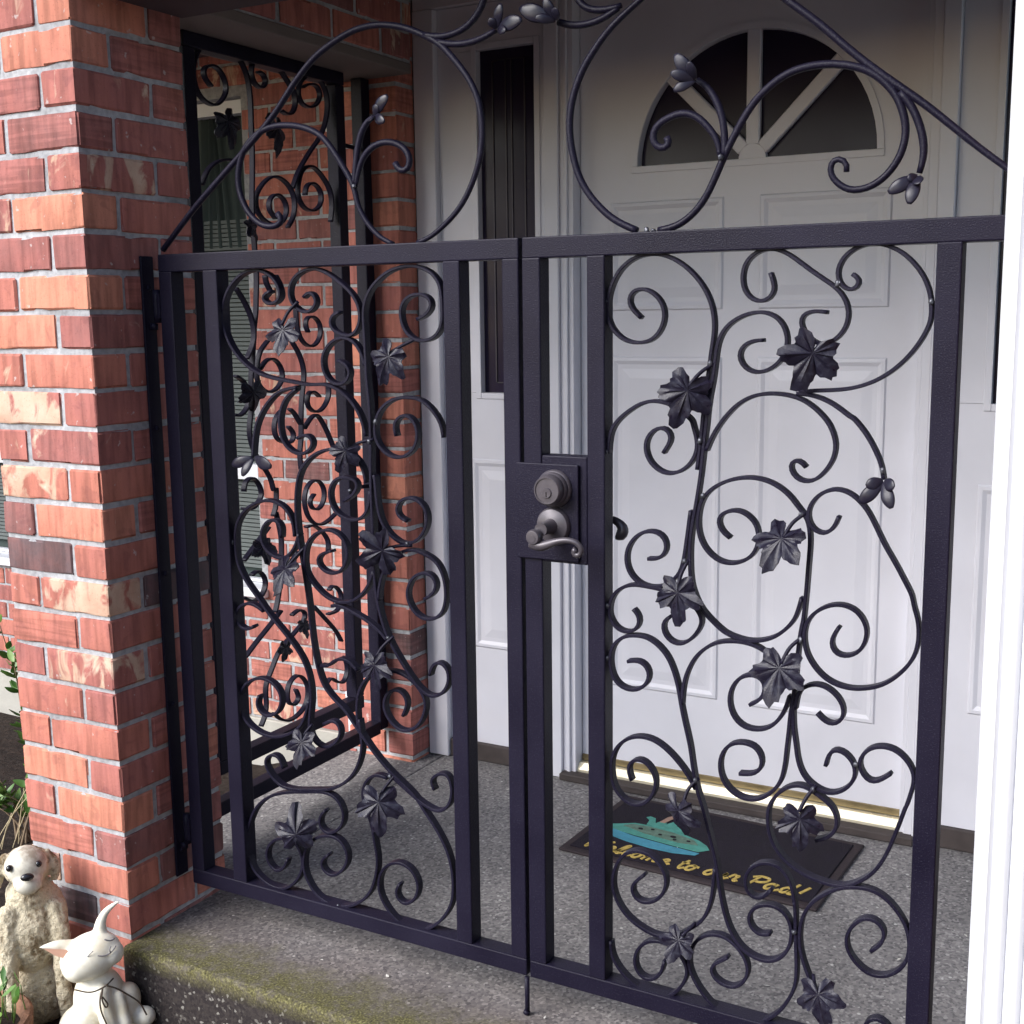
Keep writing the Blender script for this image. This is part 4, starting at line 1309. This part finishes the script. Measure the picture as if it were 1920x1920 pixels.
TZ0, TZ1, BZ0, BZ1 = 1.4515, 1.4885, .079, .1145
TB = .0025
def tube_post(parent, x0, x1, z0, z1, name='stile'):
    return box(name, x0, x1, 0, .038, z0, z1, IRON, parent, TB, 2)
def tube_rail(parent, x0, x1, z0, z1):
    return box('rail', x0, x1, 0, .038, z0, z1, IRON, parent, TB, 2)

lg = thing('gate_leaf', 'left leaf of the black iron gate, hinged at the brick pillar', 'gate', 'leaves of the double gate')
tube_rail(lg, 0, .8675, TZ0, TZ1)
tube_rail(lg, 0, .8675, BZ0, BZ1)
for a, b in ((0, .036), (.123, .161), (.708, .744), (.833, .867)):
    tube_post(lg, a, b, BZ1-.001, TZ0+.001)
scrolls(lg, SCROLLS_LEFT, gate3)
crest(lg, CREST_LEFT)
stems([put_leaf(lg, r_, i, 'gate') for i, r_ in enumerate(LEAVES_LEFT)], STEMS_LEFT)
for r_ in BUDS_LEFT:
    put_bud(lg, r_)
for zc in (1.381, .207):
    link('hinge_knuckle', tube_mesh([(-.012, .004, zc-.035), (-.012, .004, zc+.035)], .0085, 12, .02, smooth=0), IRON, lg)
    box('hinge_tab', -.0125, .001, -.0025, .0035, zc-.026, zc+.026, IRON, lg, .001)

rg = thing('gate_leaf', 'right leaf of the black iron gate, carrying the lock and lever', 'gate', 'leaves of the double gate')
tube_rail(rg, .8745, 1.730, TZ0, TZ1)
tube_rail(rg, .8745, 1.730, BZ0, BZ1)
for a, b in ((.874, .910), (1.001, 1.035), (1.581, 1.618), (1.694, 1.730)):
    tube_post(rg, a, b, BZ1-.001, TZ0+.001)
scrolls(rg, SCROLLS_RIGHT, gate3)
crest(rg, CREST_RIGHT)
stems([put_leaf(rg, r_, i+2, 'gate') for i, r_ in enumerate(LEAVES_RIGHT)], STEMS_RIGHT)
for r_ in BUDS_RIGHT:
    put_bud(rg, r_)

weld(lg, WELDS_LEFT)
weld(rg, WELDS_RIGHT)
# lock: box between the stiles, cover plate over the seam, deadbolt and scrolled lever
box('lock_box', .9105, 1.0005, .001, .037, .908, 1.103, IRON, rg, .002, 2)
bm = bmesh.new()
add_box(bm, .861, .9865, -.0065, -.0005, .913, 1.089, .0018, 2)
link('lock_plate', bm_mesh(bm), IRON, rg)
def turned(name, prof, loc, mat, parent, seg=36):
    o = link(name, lathe(prof, seg), mat, parent)
    o.matrix_world = Matrix.Translation(loc) @ Matrix.Rotation(R(90), 4, 'X')
    return o
db = turned('deadbolt', [(0, 0), (.0345, 0), (.0345, .003), (.0325, .007), (.031, .008), (.031, .012), (.0295, .017), (.0285, .018), (.0285, .022), (.0262, .031), (.0240, .0335), (.0225, .0335), (.0220, .0315), (0, .0315)], (.940, -.0066, 1.045), BRONZE, rg)
kc = turned('key_cylinder', [(0, 0), (.0095, 0), (.0095, .0012), (.0085, .0024), (0, .0024)], (.940, -.0381, 1.041), BRONZE, None)
sub(kc, db)
ks = box('keyway', .9391, .9409, -.0410, -.0404, 1.034, 1.043, BLACK, None)
sub(ks, db)
turned('rose', [(0, 0), (.033, 0), (.033, .004), (.030, .009), (.019, .013), (.014, .014), (.0125, .018), (.0115, .045), (.012, .052), (0, .052)], (.938, -.0066, .978), BRONZE, rg)
hub = turned('lever_hub', [(0, 0), (.0125, 0), (.0140, .004), (.0140, .014), (.0120, .018), (.0095, .0185), (0, .0175)], (.930, -.0585, .966), BRONZE, rg)
sub(turned('key_cylinder', [(0, 0), (.0065, 0), (.0065, .0012), (0, .0016)], (.930, -.0762, .964), BRONZE, None), hub)
lev = [(.922, -.062, .9545), (.940, -.064, .9500), (.956, -.065, .9545), (.974, -.065, .9610), (.993, -.063, .9640), (1.010, -.060, .9600), (1.0175, -.058, .9480), (1.013, -.058, .9375), (1.004, -.058, .9380), (1.0025, -.058, .9460), (1.007, -.058, .9490)]
link('lever', tube_mesh(lev, .006, 12, .004, radii=[.011, .0105, .009, .0075, .0062, .0056, .0052, .005, .0048, .0052, .0058], flat=1.0), BRONZE, rg)
inner = [(.985, .05, .985), (1.010, .07, .984), (1.030, .07, .978), (1.040, .07, .966), (1.036, .07, .955), (1.030, .07, .957)]
link('lever', tube_mesh(inner, .007, 10, .004, radii=[.008, .006, .006, .008, .011, .012]), BRONZE, rg)
# drop rod at the seam
link('drop_rod', tube_mesh([(.8705, -.0045, .002), (.8705, -.0045, .04), (.8705, -.0045, .081)], .0048, 10, .1, smooth=0), IRON, lg)
link('drop_rod_foot', tube_mesh([(.868, -.006, .003), (.8705, -.0045, .010)], .0065, 10, .1, smooth=0), IRON, lg)

# flat bar bolted to the pillar that carries the hinges
hs = thing('hinge_bar', 'flat black iron bar bolted upright on the brick pillar face', 'hinge bar')
bm = bmesh.new()
add_box(bm, -.0345, -.0285, -.019, .017, .094, 1.486, .0015)
link('bar', bm_mesh(bm), IRON, hs)
for zc in (1.42, 1.12, .80, .50, .155):
    o = link('bolt', lathe([(0, 0), (.006, 0), (.006, .002), (.004, .004), (0, .0045)], 10), IRON, hs)
    o.matrix_world = Matrix.Translation((-.0284, -.001, zc)) @ Matrix.Rotation(R(90), 4, 'Y')
for zc in (1.381, .207):
    link('hinge_knuckle', tube_mesh([(-.024, .004, zc-.05), (-.024, .004, zc-.036)], .0085, 12, .02, smooth=0), IRON, hs)

# ------------------------------------------------------------------ side panel between pillar and pilaster
sp = thing('side_panel', 'black iron grapevine panel filling the porch side opening by the brick pillar', 'iron panel')
def pbox(name, y0, y1, z0, z1):
    return box(name, -.219, -.181, y0, y1, z0, z1, IRON, sp, TB, 2)
pbox('outer_post', .150, .188, .10, 2.019)
pbox('outer_post', 1.008, 1.046, .10, 2.019)
pbox('outer_rail', .189, 1.007, .090, .128)
pbox('panel_stile', .304, .342, .236, 1.984)
pbox('panel_stile', .889, .927, .236, 1.984)
pbox('panel_rail', .304, .927, 1.985, 2.019)
pbox('panel_rail', .304, .927, .198, .235)
for z in (1.83, .86):
    link('hinge_rod', tube_mesh([(-.20, .927, z), (-.20, 1.008, z-.004)], .006, 8, .1, smooth=0), IRON, sp)
    link('hinge_rod', tube_mesh([(-.20, .188, z), (-.20, .304, z-.004)], .006, 8, .1, smooth=0), IRON, sp)
scrolls(sp, SCROLLS_PANEL, panel3, .0060, .0165)
for i, r_ in enumerate(LEAVES_PANEL):
    put_leaf(sp, r_, i+1, 'panel')

# ------------------------------------------------------------------ bits of blown litter on the slab
rl = random.Random(77)
bm = bmesh.new()
for k in range(26):
    x, y, s = rl.uniform(.1, 1.6), rl.uniform(-.12, 1.0), rl.uniform(.002, .006)
    a = rl.uniform(0, 6.28)
    pts = [(x+s*math.cos(a+q)*f, y+s*math.sin(a+q)*f, .0030+rl.uniform(0, .002)+(.0115 if .58 < x < 1.26 and .66 < y < 1.09 else 0)) for q, f in ((0, 1.6), (1.5, .6), (3.1, 1.3), (4.7, .7))]
    bm.faces.new([bm.verts.new(p) for p in pts])
lit = link('litter', bm_mesh(bm), plain('dry_petal', (.50, .48, .44), .8))
lit['kind'] = 'stuff'

# ------------------------------------------------------------------ doormat
dm = thing('doormat', 'dark rubber doormat with a lily pad picture and yellow greeting', 'doormat')
MAT_ROT = math.atan2(.667-.692, 1.25-.586)
def mat_pt(u, v, z=0):
    c, s = math.cos(MAT_ROT), math.sin(MAT_ROT)
    return (.586+u*c-v*s, .690+u*s+v*c, z)
MW, MH = .672, .400
def mat_box(name, u0, u1, v0, v1, z0, z1, m, bev=.002):
    bm = bmesh.new()
    add_box(bm, u0, u1, v0, v1, z0, z1, bev)
    for v in bm.verts:
        v.co = mat_pt(*v.co)
    return link(name, bm_mesh(bm), m, dm)
mat_box('mat_border', 0, MW, 0, MH, .001, .0085, MATBORDER, .003)
mat_box('mat_pile', .022, MW-.022, .022, MH-.022, .0086, .0115, RUBBER)
def mat_poly(name, pts, z, m, h=.0012):
    bm = bmesh.new()
    lo = [bm.verts.new(mat_pt(u, v, z)) for u, v in pts]
    hi = [bm.verts.new(mat_pt(u, v, z+h)) for u, v in pts]
    bm.faces.new(hi)
    for i in range(len(pts)):
        j = (i+1) % len(pts)
        bm.faces.new((lo[i], lo[j], hi[j], hi[i]))
    bmesh.ops.recalc_face_normals(bm, faces=bm.faces)
    return link(name, bm_mesh(bm), m, dm)
rnd = random.Random(4)
def ring(cu, cv, ru, rv, n=40, jit=.03, a0=0, a1=360):
    return [(cu+ru*math.cos(R(a0+(a1-a0)*i/n))*(1+rnd.uniform(-jit, jit)), cv+rv*math.sin(R(a0+(a1-a0)*i/n))*(1+rnd.uniform(-jit, jit))) for i in range(n if a1-a0 >= 360 else n+1)]
mat_poly('print_water', [(.035, .155), (.07, .130), (.14, .112), (.21, .104), (.27, .106), (.325, .120), (.33, .135), (.25, .140), (.14, .150), (.05, .172)], .0117, SEA)
mat_poly('print_pad', [(.035, .178), (.06, .168), (.14, .156), (.25, .146), (.325, .142), (.345, .165), (.33, .185), (.30, .205), (.25, .222), (.18, .232), (.11, .226), (.08, .205)], .0118, TEAL)
mat_poly('print_pad', [(.09, .196), (.16, .176), (.26, .166), (.31, .176), (.29, .198), (.22, .216), (.15, .220), (.11, .214)], .0131, SAGE)
mat_poly('print_reeds', [(.14, .233), (.135, .262), (.120, .275), (.128, .285), (.145, .280), (.158, .250), (.168, .280), (.180, .285), (.185, .255), (.20, .288), (.212, .285), (.215, .255), (.232, .276), (.24, .250), (.25, .224), (.18, .233)], .0119, TEAL)
mat_poly('print_flower', [(.165, .262), (.172, .300), (.186, .322), (.190, .300), (.180, .262)], .0132, PINKY)
for (u, v, s) in ((.14, .196, .005), (.20, .186, .004), (.235, .190, .006), (.245, .176, .004), (.17, .206, .004), (.28, .184, .004)):
    mat_poly('print_spot', ring(u, v, s*1.4, s, 8), .0144, RUBBER)
# brush script lettering, strokes drawn as flat ribbons
GL = {
 'W': (1.25, [[(0, 1.0), (.12, 1.05), (.2, .05), (.55, .8), (.6, .05), (1.0, .9), (1.2, 1.1)]]),
 'e': (.62, [[(0, .22), (.3, .28), (.42, .5), (.26, .62), (.12, .35), (.2, .06), (.4, .04), (.62, .22)]]),
 'l': (.42, [[(0, .1), (.3, .75), (.3, 1.08), (.18, 1.0), (.12, .3), (.22, .02), (.42, .2)]]),
 'c': (.55, [[(.4, .52), (.28, .62), (.1, .4), (.14, .08), (.32, .02), (.55, .2)]]),
 'o': (.62, [[(.3, .62), (.1, .42), (.12, .08), (.34, .04), (.45, .35), (.3, .62), (.45, .52), (.62, .5)]]),
 'm': (.98, [[(0, .5), (.1, .6), (.1, .02)], [(.1, .35), (.3, .62), (.4, .5), (.4, .02)], [(.4, .35), (.62, .62), (.72, .5), (.72, .08), (.98, .2)]]),
 't': (.45, [[(.2, 1.0), (.14, .2), (.24, .02), (.45, .2)], [(0, .64), (.4, .7)]]),
 'u': (.75, [[(0, .5), (.1, .6), (.08, .15), (.22, .02), (.42, .3), (.48, .6), (.46, .12), (.56, .02), (.75, .2)]]),
 'r': (.52, [[(0, .3), (.12, .66), (.2, .55), (.36, .58), (.32, .1), (.42, .02), (.52, .15)]]),
 'P': (.95, [[(.3, 1.0), (.2, 0)], [(0, .85), (.35, 1.08), (.8, .98), (.85, .68), (.5, .48), (.28, .52)]]),
 'a': (.82, [[(.46, .52), (.28, .62), (.08, .36), (.14, .05), (.32, .05), (.48, .42)], [(.52, .64), (.46, .12), (.56, .02), (.82, .2)]]),
 'd': (.85, [[(.46, .52), (.28, .62), (.08, .36), (.14, .05), (.32, .05), (.48, .42)], [(.56, 1.12), (.48, .3), (.52, .04), (.64, .02), (.85, .2)]]),
 '!': (.4, [[(.28, 1.05), (.14, .32)], [(.08, .08), (.06, .0)]]),
 ' ': (.42, []),
}
def letter(ch, u, v, sz):
    wdt, strokes = GL[ch]
    bm = bmesh.new()
    for st in strokes:
        S = smooth_line(spline([Vector((x+.22*y, y)) for x, y in st], .06), 1)
        n = len(S)
        prev = None
        for i, q in enumerate(S):
            tg = (S[min(n-1, i+1)]-S[max(0, i-1)]).normalized()
            nn = Vector((-tg.y, tg.x))
            hw = .078
            a = q+nn*hw
            b = q-nn*hw
            cur = [bm.verts.new(mat_pt(u+p.x*sz, v+p.y*sz*1.12, z)) for p, z in ((a, .0134), (b, .0134), (b, .0116), (a, .0116))]
            if prev:
                for k_ in range(4):
                    bm.faces.new((prev[k_], prev[(k_+1) % 4], cur[(k_+1) % 4], cur[k_]))
            else:
                bm.faces.new(cur)
            prev = cur
        bm.faces.new(prev[::-1])
    bmesh.ops.recalc_face_normals(bm, faces=bm.faces)
    link('letter', bm_mesh(bm), YELLOW, dm)
    return wdt
TEXT = 'Welcome to our Pad!'
u = .050
tot = sum(GL[c][0] for c in TEXT)
szl = .575/tot
for ch in TEXT:
    if ch != ' ':
        letter(ch, u, .034, szl)
    u += GL[ch][0]*szl

# ------------------------------------------------------------------ statues by the step
r_ax = Vector((.651, .759, 0)); aw = Vector((-.759, .651, 0)); upz = Vector((0, 0, 1))
class Fr:
    """local frame of a statue: x to the viewer's right, y away, z up"""
    def __init__(s, o):
        s.o = Vector(o)
        s.m = Matrix((r_ax, aw, upz)).transposed()
    def p(s, x, y, z):
        return s.o+s.m @ Vector((x, y, z))
    def f(s, x, y, z):          # a point on the near surface: lifted along the downward line of sight
        return s.p(x, y, z-.50*y)
    def rot(s, rx=0, ry=0, rz=0):
        return s.m @ Euler((R(rx), R(ry), R(rz))).to_matrix()
# white cat: head centre is the frame's origin
C_ = Fr((-.040, -.262, .020))
cat = thing('cat_statue', 'glossy white ceramic cat with raised smiling face and corded neck', 'statue')
parts = [
 ('e', C_.p(-.006, 0, .000), (.064, .050, .047), C_.rot(0, -16, 0)),
 ('e', C_.p(-.030, -.004, -.016), (.036, .040, .034), C_.rot()),
 ('e', C_.p(.034, -.012, .004), (.028, .030, .026), C_.rot()),
 ('l', [C_.p(-.040, .006, .022), C_.p(-.070, .004, .032), C_.p(-.104, 0, .038)], [.017, .0125, .003]),
 ('l', [C_.p(.016, .012, .040), C_.p(.020, .012, .068), C_.p(.034, .012, .090), C_.p(.056, .010, .104)], [.016, .0115, .008, .0045]),
 ('e', C_.p(.006, .012, -.105), (.054, .050, .068), C_.rot()),
 ('e', C_.p(-.036, -.004, -.160), (.046, .050, .050), C_.rot()),
 ('e', C_.p(.060, .004, -.125), (.030, .034, .044), C_.rot(0, 14, 0)),
 ('l', [C_.p(.010, -.030, -.075), C_.p(.020, -.050, -.125), C_.p(.028, -.058, -.170)], [.021, .019, .020]),
 ('l', [C_.p(.044, -.030, -.090), C_.p(.052, -.046, -.130), C_.p(.058, -.052, -.165)], [.014, .014, .016]),
 ('e', C_.p(.092, -.020, -.152), (.026, .024, .022), C_.rot()),
 ('e', C_.p(.005, .0, -.200), (.080, .062, .035), C_.rot()),
]
link('body', blob(parts, .0036, 5, 'cat'), CAT_W, cat)
bm = bmesh.new()
v = [bm.verts.new(C_.p(*q)) for q in ((-.098, -.0065, .037), (-.052, -.0155, .030), (-.044, -.0185, .014), (-.052, -.0175, .009), (-.075, -.0125, .019))]
bm.faces.new(v)
link('inner_ear', bm_mesh(bm), CAT_PINK, cat)
def line(parent, name, fr, pts, r, mat):
    link(name, tube_mesh([fr.f(*q) for q in pts], r, 6, .003), mat, parent)
line(cat, 'smile', C_, [(.008, -.0445, -.0035), (.018, -.0450, -.0065), (.030, -.0430, -.0045), (.040, -.0375, .003), (.046, -.0335, .012)], .0014, CAT_GREY)
line(cat, 'nose_line', C_, [(.034, -.0415, -.001), (.032, -.0420, .006), (.036, -.0395, .012)], .0013, CAT_GREY)
line(cat, 'closed_eye', C_, [(.024, -.030, .030), (.030, -.0305, .026), (.038, -.0275, .025), (.044, -.023, .028)], .0015, CAT_GREY)
line(cat, 'closed_eye', C_, [(-.012, -.0445, -.002), (-.006, -.0465, .004), (.000, -.0465, .009)], .0009, CAT_GREY)
cord = thing('cord', 'thin brown cord tied around the white cat statue neck', 'cord')
for pts in ([(-.042, -.036, -.052), (-.01, -.052, -.056), (.018, -.050, -.050), (.036, -.03, -.046)],
            [(.014, -.052, -.050), (.006, -.060, -.075), (.008, -.064, -.100), (.018, -.074, -.130), (.020, -.080, -.165)],
            [(.014, -.052, -.050), (.010, -.060, -.070), (.018, -.064, -.092), (.022, -.062, -.088), (.012, -.058, -.068)],
            [(.020, -.050, -.048), (.040, -.048, -.060), (.062, -.046, -.080), (.085, -.044, -.105), (.098, -.046, -.135)]):
    link('strand', tube_mesh([C_.p(*q) for q in pts], .0017, 6, .004), WIRE, cord)

D_ = Fr((-.236, -.262, .170))
dog = thing('dog_statue', 'weathered stone dog sitting beside the white cat statue', 'statue')
parts = [
 ('e', D_.p(.004, 0, .008), (.048, .046, .044), D_.rot()),
 ('e', D_.p(.006, -.034, -.016), (.031, .030, .025), D_.rot()),
 ('l', [D_.p(.046, .008, .028), D_.p(.057, .006, .004), D_.p(.060, .002, -.030)], [.010, .017, .008]),
 ('l', [D_.p(-.040, .008, .028), D_.p(-.054, .006, .004), D_.p(-.058, .002, -.030)], [.012, .016, .009]),
 ('e', D_.p(.006, .012, -.065), (.052, .048, .055), D_.rot()),
 ('e', D_.p(.002, .010, -.150), (.072, .066, .095), D_.rot()),
 ('e', D_.p(.050, .012, -.110), (.030, .034, .070), D_.rot(0, -8, 0)),
 ('l', [D_.p(.056, -.014, -.090), D_.p(.064, -.040, -.170), D_.p(.062, -.052, -.250), D_.p(.070, -.060, -.330)], [.024, .021, .018, .020]),
 ('l', [D_.p(-.040, -.020, -.090), D_.p(-.044, -.044, -.170), D_.p(-.044, -.056, -.250), D_.p(-.042, -.066, -.330)], [.024, .021, .018, .020]),
 ('e', D_.p(.01, .03, -.280), (.085, .070, .100), D_.rot()),
 ('e', D_.p(.082, -.060, -.362), (.030, .036, .018), D_.rot()),
]
dme = blob(parts, .0036, 3, 'dog')
nrm_ = [v.normal.copy() for v in dme.vertices]
for v, nv_ in zip(dme.vertices, nrm_):
    q = v.co*55
    q.z *= .55
    k = noise.fractal(q, 1.0, 2.0, 3)
    v.co += nv_*(.0036*abs(k)-.0012)
link('body', dme, DOG_W, dog)
link('face', blob([('e', D_.p(.003, -.006, .012), (.0455, .0440, .0420), D_.rot()), ('e', D_.p(.006, -.0365, -.015), (.0305, .0300, .0245), D_.rot())], .0036, 4, 'dogface'), DOG_FACE, dog)
for x in (-.025, .033):
    bm = bmesh.new()
    bmesh.ops.create_uvsphere(bm, u_segments=14, v_segments=10, radius=.0075, matrix=Matrix.Translation(D_.p(x-.004, -.0405+abs(x)*.12, .024)))
    link('eye', bm_mesh(bm, smooth=True), BLACK, dog)
bm = bmesh.new()
bmesh.ops.create_uvsphere(bm, u_segments=16, v_segments=10, radius=1, matrix=Matrix.Translation(D_.p(.006, -.0655, .010)) @ D_.rot().to_4x4() @ Matrix.Diagonal((.014, .008, .0085, 1)))
link('nose', bm_mesh(bm, smooth=True), BLACK, dog)
line(dog, 'mouth', D_, [(-.012, -.056, -.040), (.000, -.0625, -.043), (.010, -.0635, -.040), (.020, -.0585, -.042)], .0014, BLACK)

# terracotta pot with a small green plant, nearest at the lower left
pot = thing('flower_pot', 'crumbling terracotta pot rim in front of the stone dog', 'pot')
pc = Vector((-.222, -.452, 0))
o = link('pot_body', lathe([(0, -.215), (.085, -.215), (.112, -.125), (.128, -.12), (.134, -.118), (.136, -.088), (.130, -.082), (.118, -.082), (.112, -.092), (.110, -.13), (0, -.13)], 40), TERRA, pot)
o.location = pc
o2 = link('soil', lathe([(0, -.112), (.05, -.108), (.111, -.115), (.111, -.12)], 24), SOIL, pot)
o2.location = pc

def blade_mesh(seed):
    rr = random.Random(seed)
    bm = bmesh.new()
    n = 6
    rows = []
    for i in range(n+1):
        f = i/n
        wd = .20*math.sin(math.pi*(f*.9+.06))
        y = f
        z = .25*f*f+rr.uniform(-.02, .02)
        rows.append([bm.verts.new((-wd, y, z+.06*wd*4)), bm.verts.new((0, y, z)), bm.verts.new((wd, y, z+.06*wd*4))])
    for a, b in zip(rows, rows[1:]):
        bm.faces.new((a[0], a[1], b[1], b[0]))
        bm.faces.new((a[1], a[2], b[2], b[1]))
    return bm_mesh(bm, smooth=True)
BLADES = [blade_mesh(i) for i in range(4)]
def put_blade(parent, p, direction, size, rr, mat=LEAFG, name='leaf'):
    o = link(name, rr.choice(BLADES), mat, parent)
    q = Vector(direction).to_track_quat('Y', 'Z').to_matrix().to_4x4()
    o.matrix_world = Matrix.Translation(p) @ q @ Matrix.Rotation(rr.uniform(-1, 1), 4, 'Y') @ Matrix.Scale(size, 4)
    return o
rr = random.Random(12)
pp = thing('potted_plant', 'small green plant growing in the terracotta pot by the dog statue', 'plant')
for k in range(20):
    a = rr.uniform(0, 2*math.pi)
    el = rr.uniform(.3, 1.2)
    base = pc+Vector((.045+rr.uniform(-.045, .045), .055+rr.uniform(-.05, .04), -.10))
    d = Vector((math.cos(a)*math.cos(el), math.sin(a)*math.cos(el), math.sin(el)))
    top = base+Vector((0, 0, rr.uniform(.02, .075)))+d*.015
    link('stem', tube_mesh([base, base.lerp(top, .5)+d*.004, top], .0012, 5, .02, smooth=0), LEAFG, pp)
    put_blade(pp, top, d, rr.uniform(.028, .042), rr)

def shrub(label, cx, cy, z0, h, spread, nst, seed, leafsize, per):
    rr = random.Random(seed)
    t = thing('shrub', label, 'shrub', 'shrubs in the soil bed')
    for s in range(nst):
        a = rr.uniform(0, 2*math.pi)
        b = Vector((cx+rr.uniform(-.05, .05), cy+rr.uniform(-.05, .05), z0))
        hh = h*rr.uniform(.55, 1.0)
        e = b+Vector((math.cos(a)*spread*rr.uniform(.2, 1), math.sin(a)*spread*rr.uniform(.2, 1), hh))
        m_ = b.lerp(e, .5)+Vector((rr.uniform(-.03, .03), rr.uniform(-.03, .03), .04))
        link('stem', tube_mesh([b, m_, e], .003, 5, .04, radii=[.005, .003, .0015]), STEMG, t)
        for k in range(per):
            f = rr.uniform(.3, 1.02)
            q = b.lerp(m_, f*2) if f < .5 else m_.lerp(e, f*2-1)
            a2 = rr.uniform(0, 2*math.pi)
            d = Vector((math.cos(a2), math.sin(a2), rr.uniform(.1, .9)))
            put_blade(t, q, d, leafsize*rr.uniform(.7, 1.3), rr)
    return t
shrub('leafy green shrub against the pale foundation left of the brick pillar', -1.35, .72, -.30, .70, .18, 10, 31, .046, 14)
shrub('low green sprigs in the dark soil bed left of the pillar foot', -1.12, .44, -.24, .24, .20, 10, 32, .042, 11)
# dry stalks
ds = thing('dry_stalks', 'pale dry grass stalks leaning in the dark bed by the pillar', 'dry grass')
for k in range(7):
    b = Vector((-1.12+rr.uniform(-.1, .05), .42+rr.uniform(-.08, .08), -.25))
    e = b+Vector((rr.uniform(-.02, .20), rr.uniform(.0, .12), rr.uniform(.10, .26)))
    link('stalk', tube_mesh([b, b.lerp(e, .5)+Vector((0, 0, .02)), e], .0016, 5, .04), plain('dry_stalk', (.42, .34, .20), .8) if k == 0 else bpy.data.materials['dry_stalk'], ds)
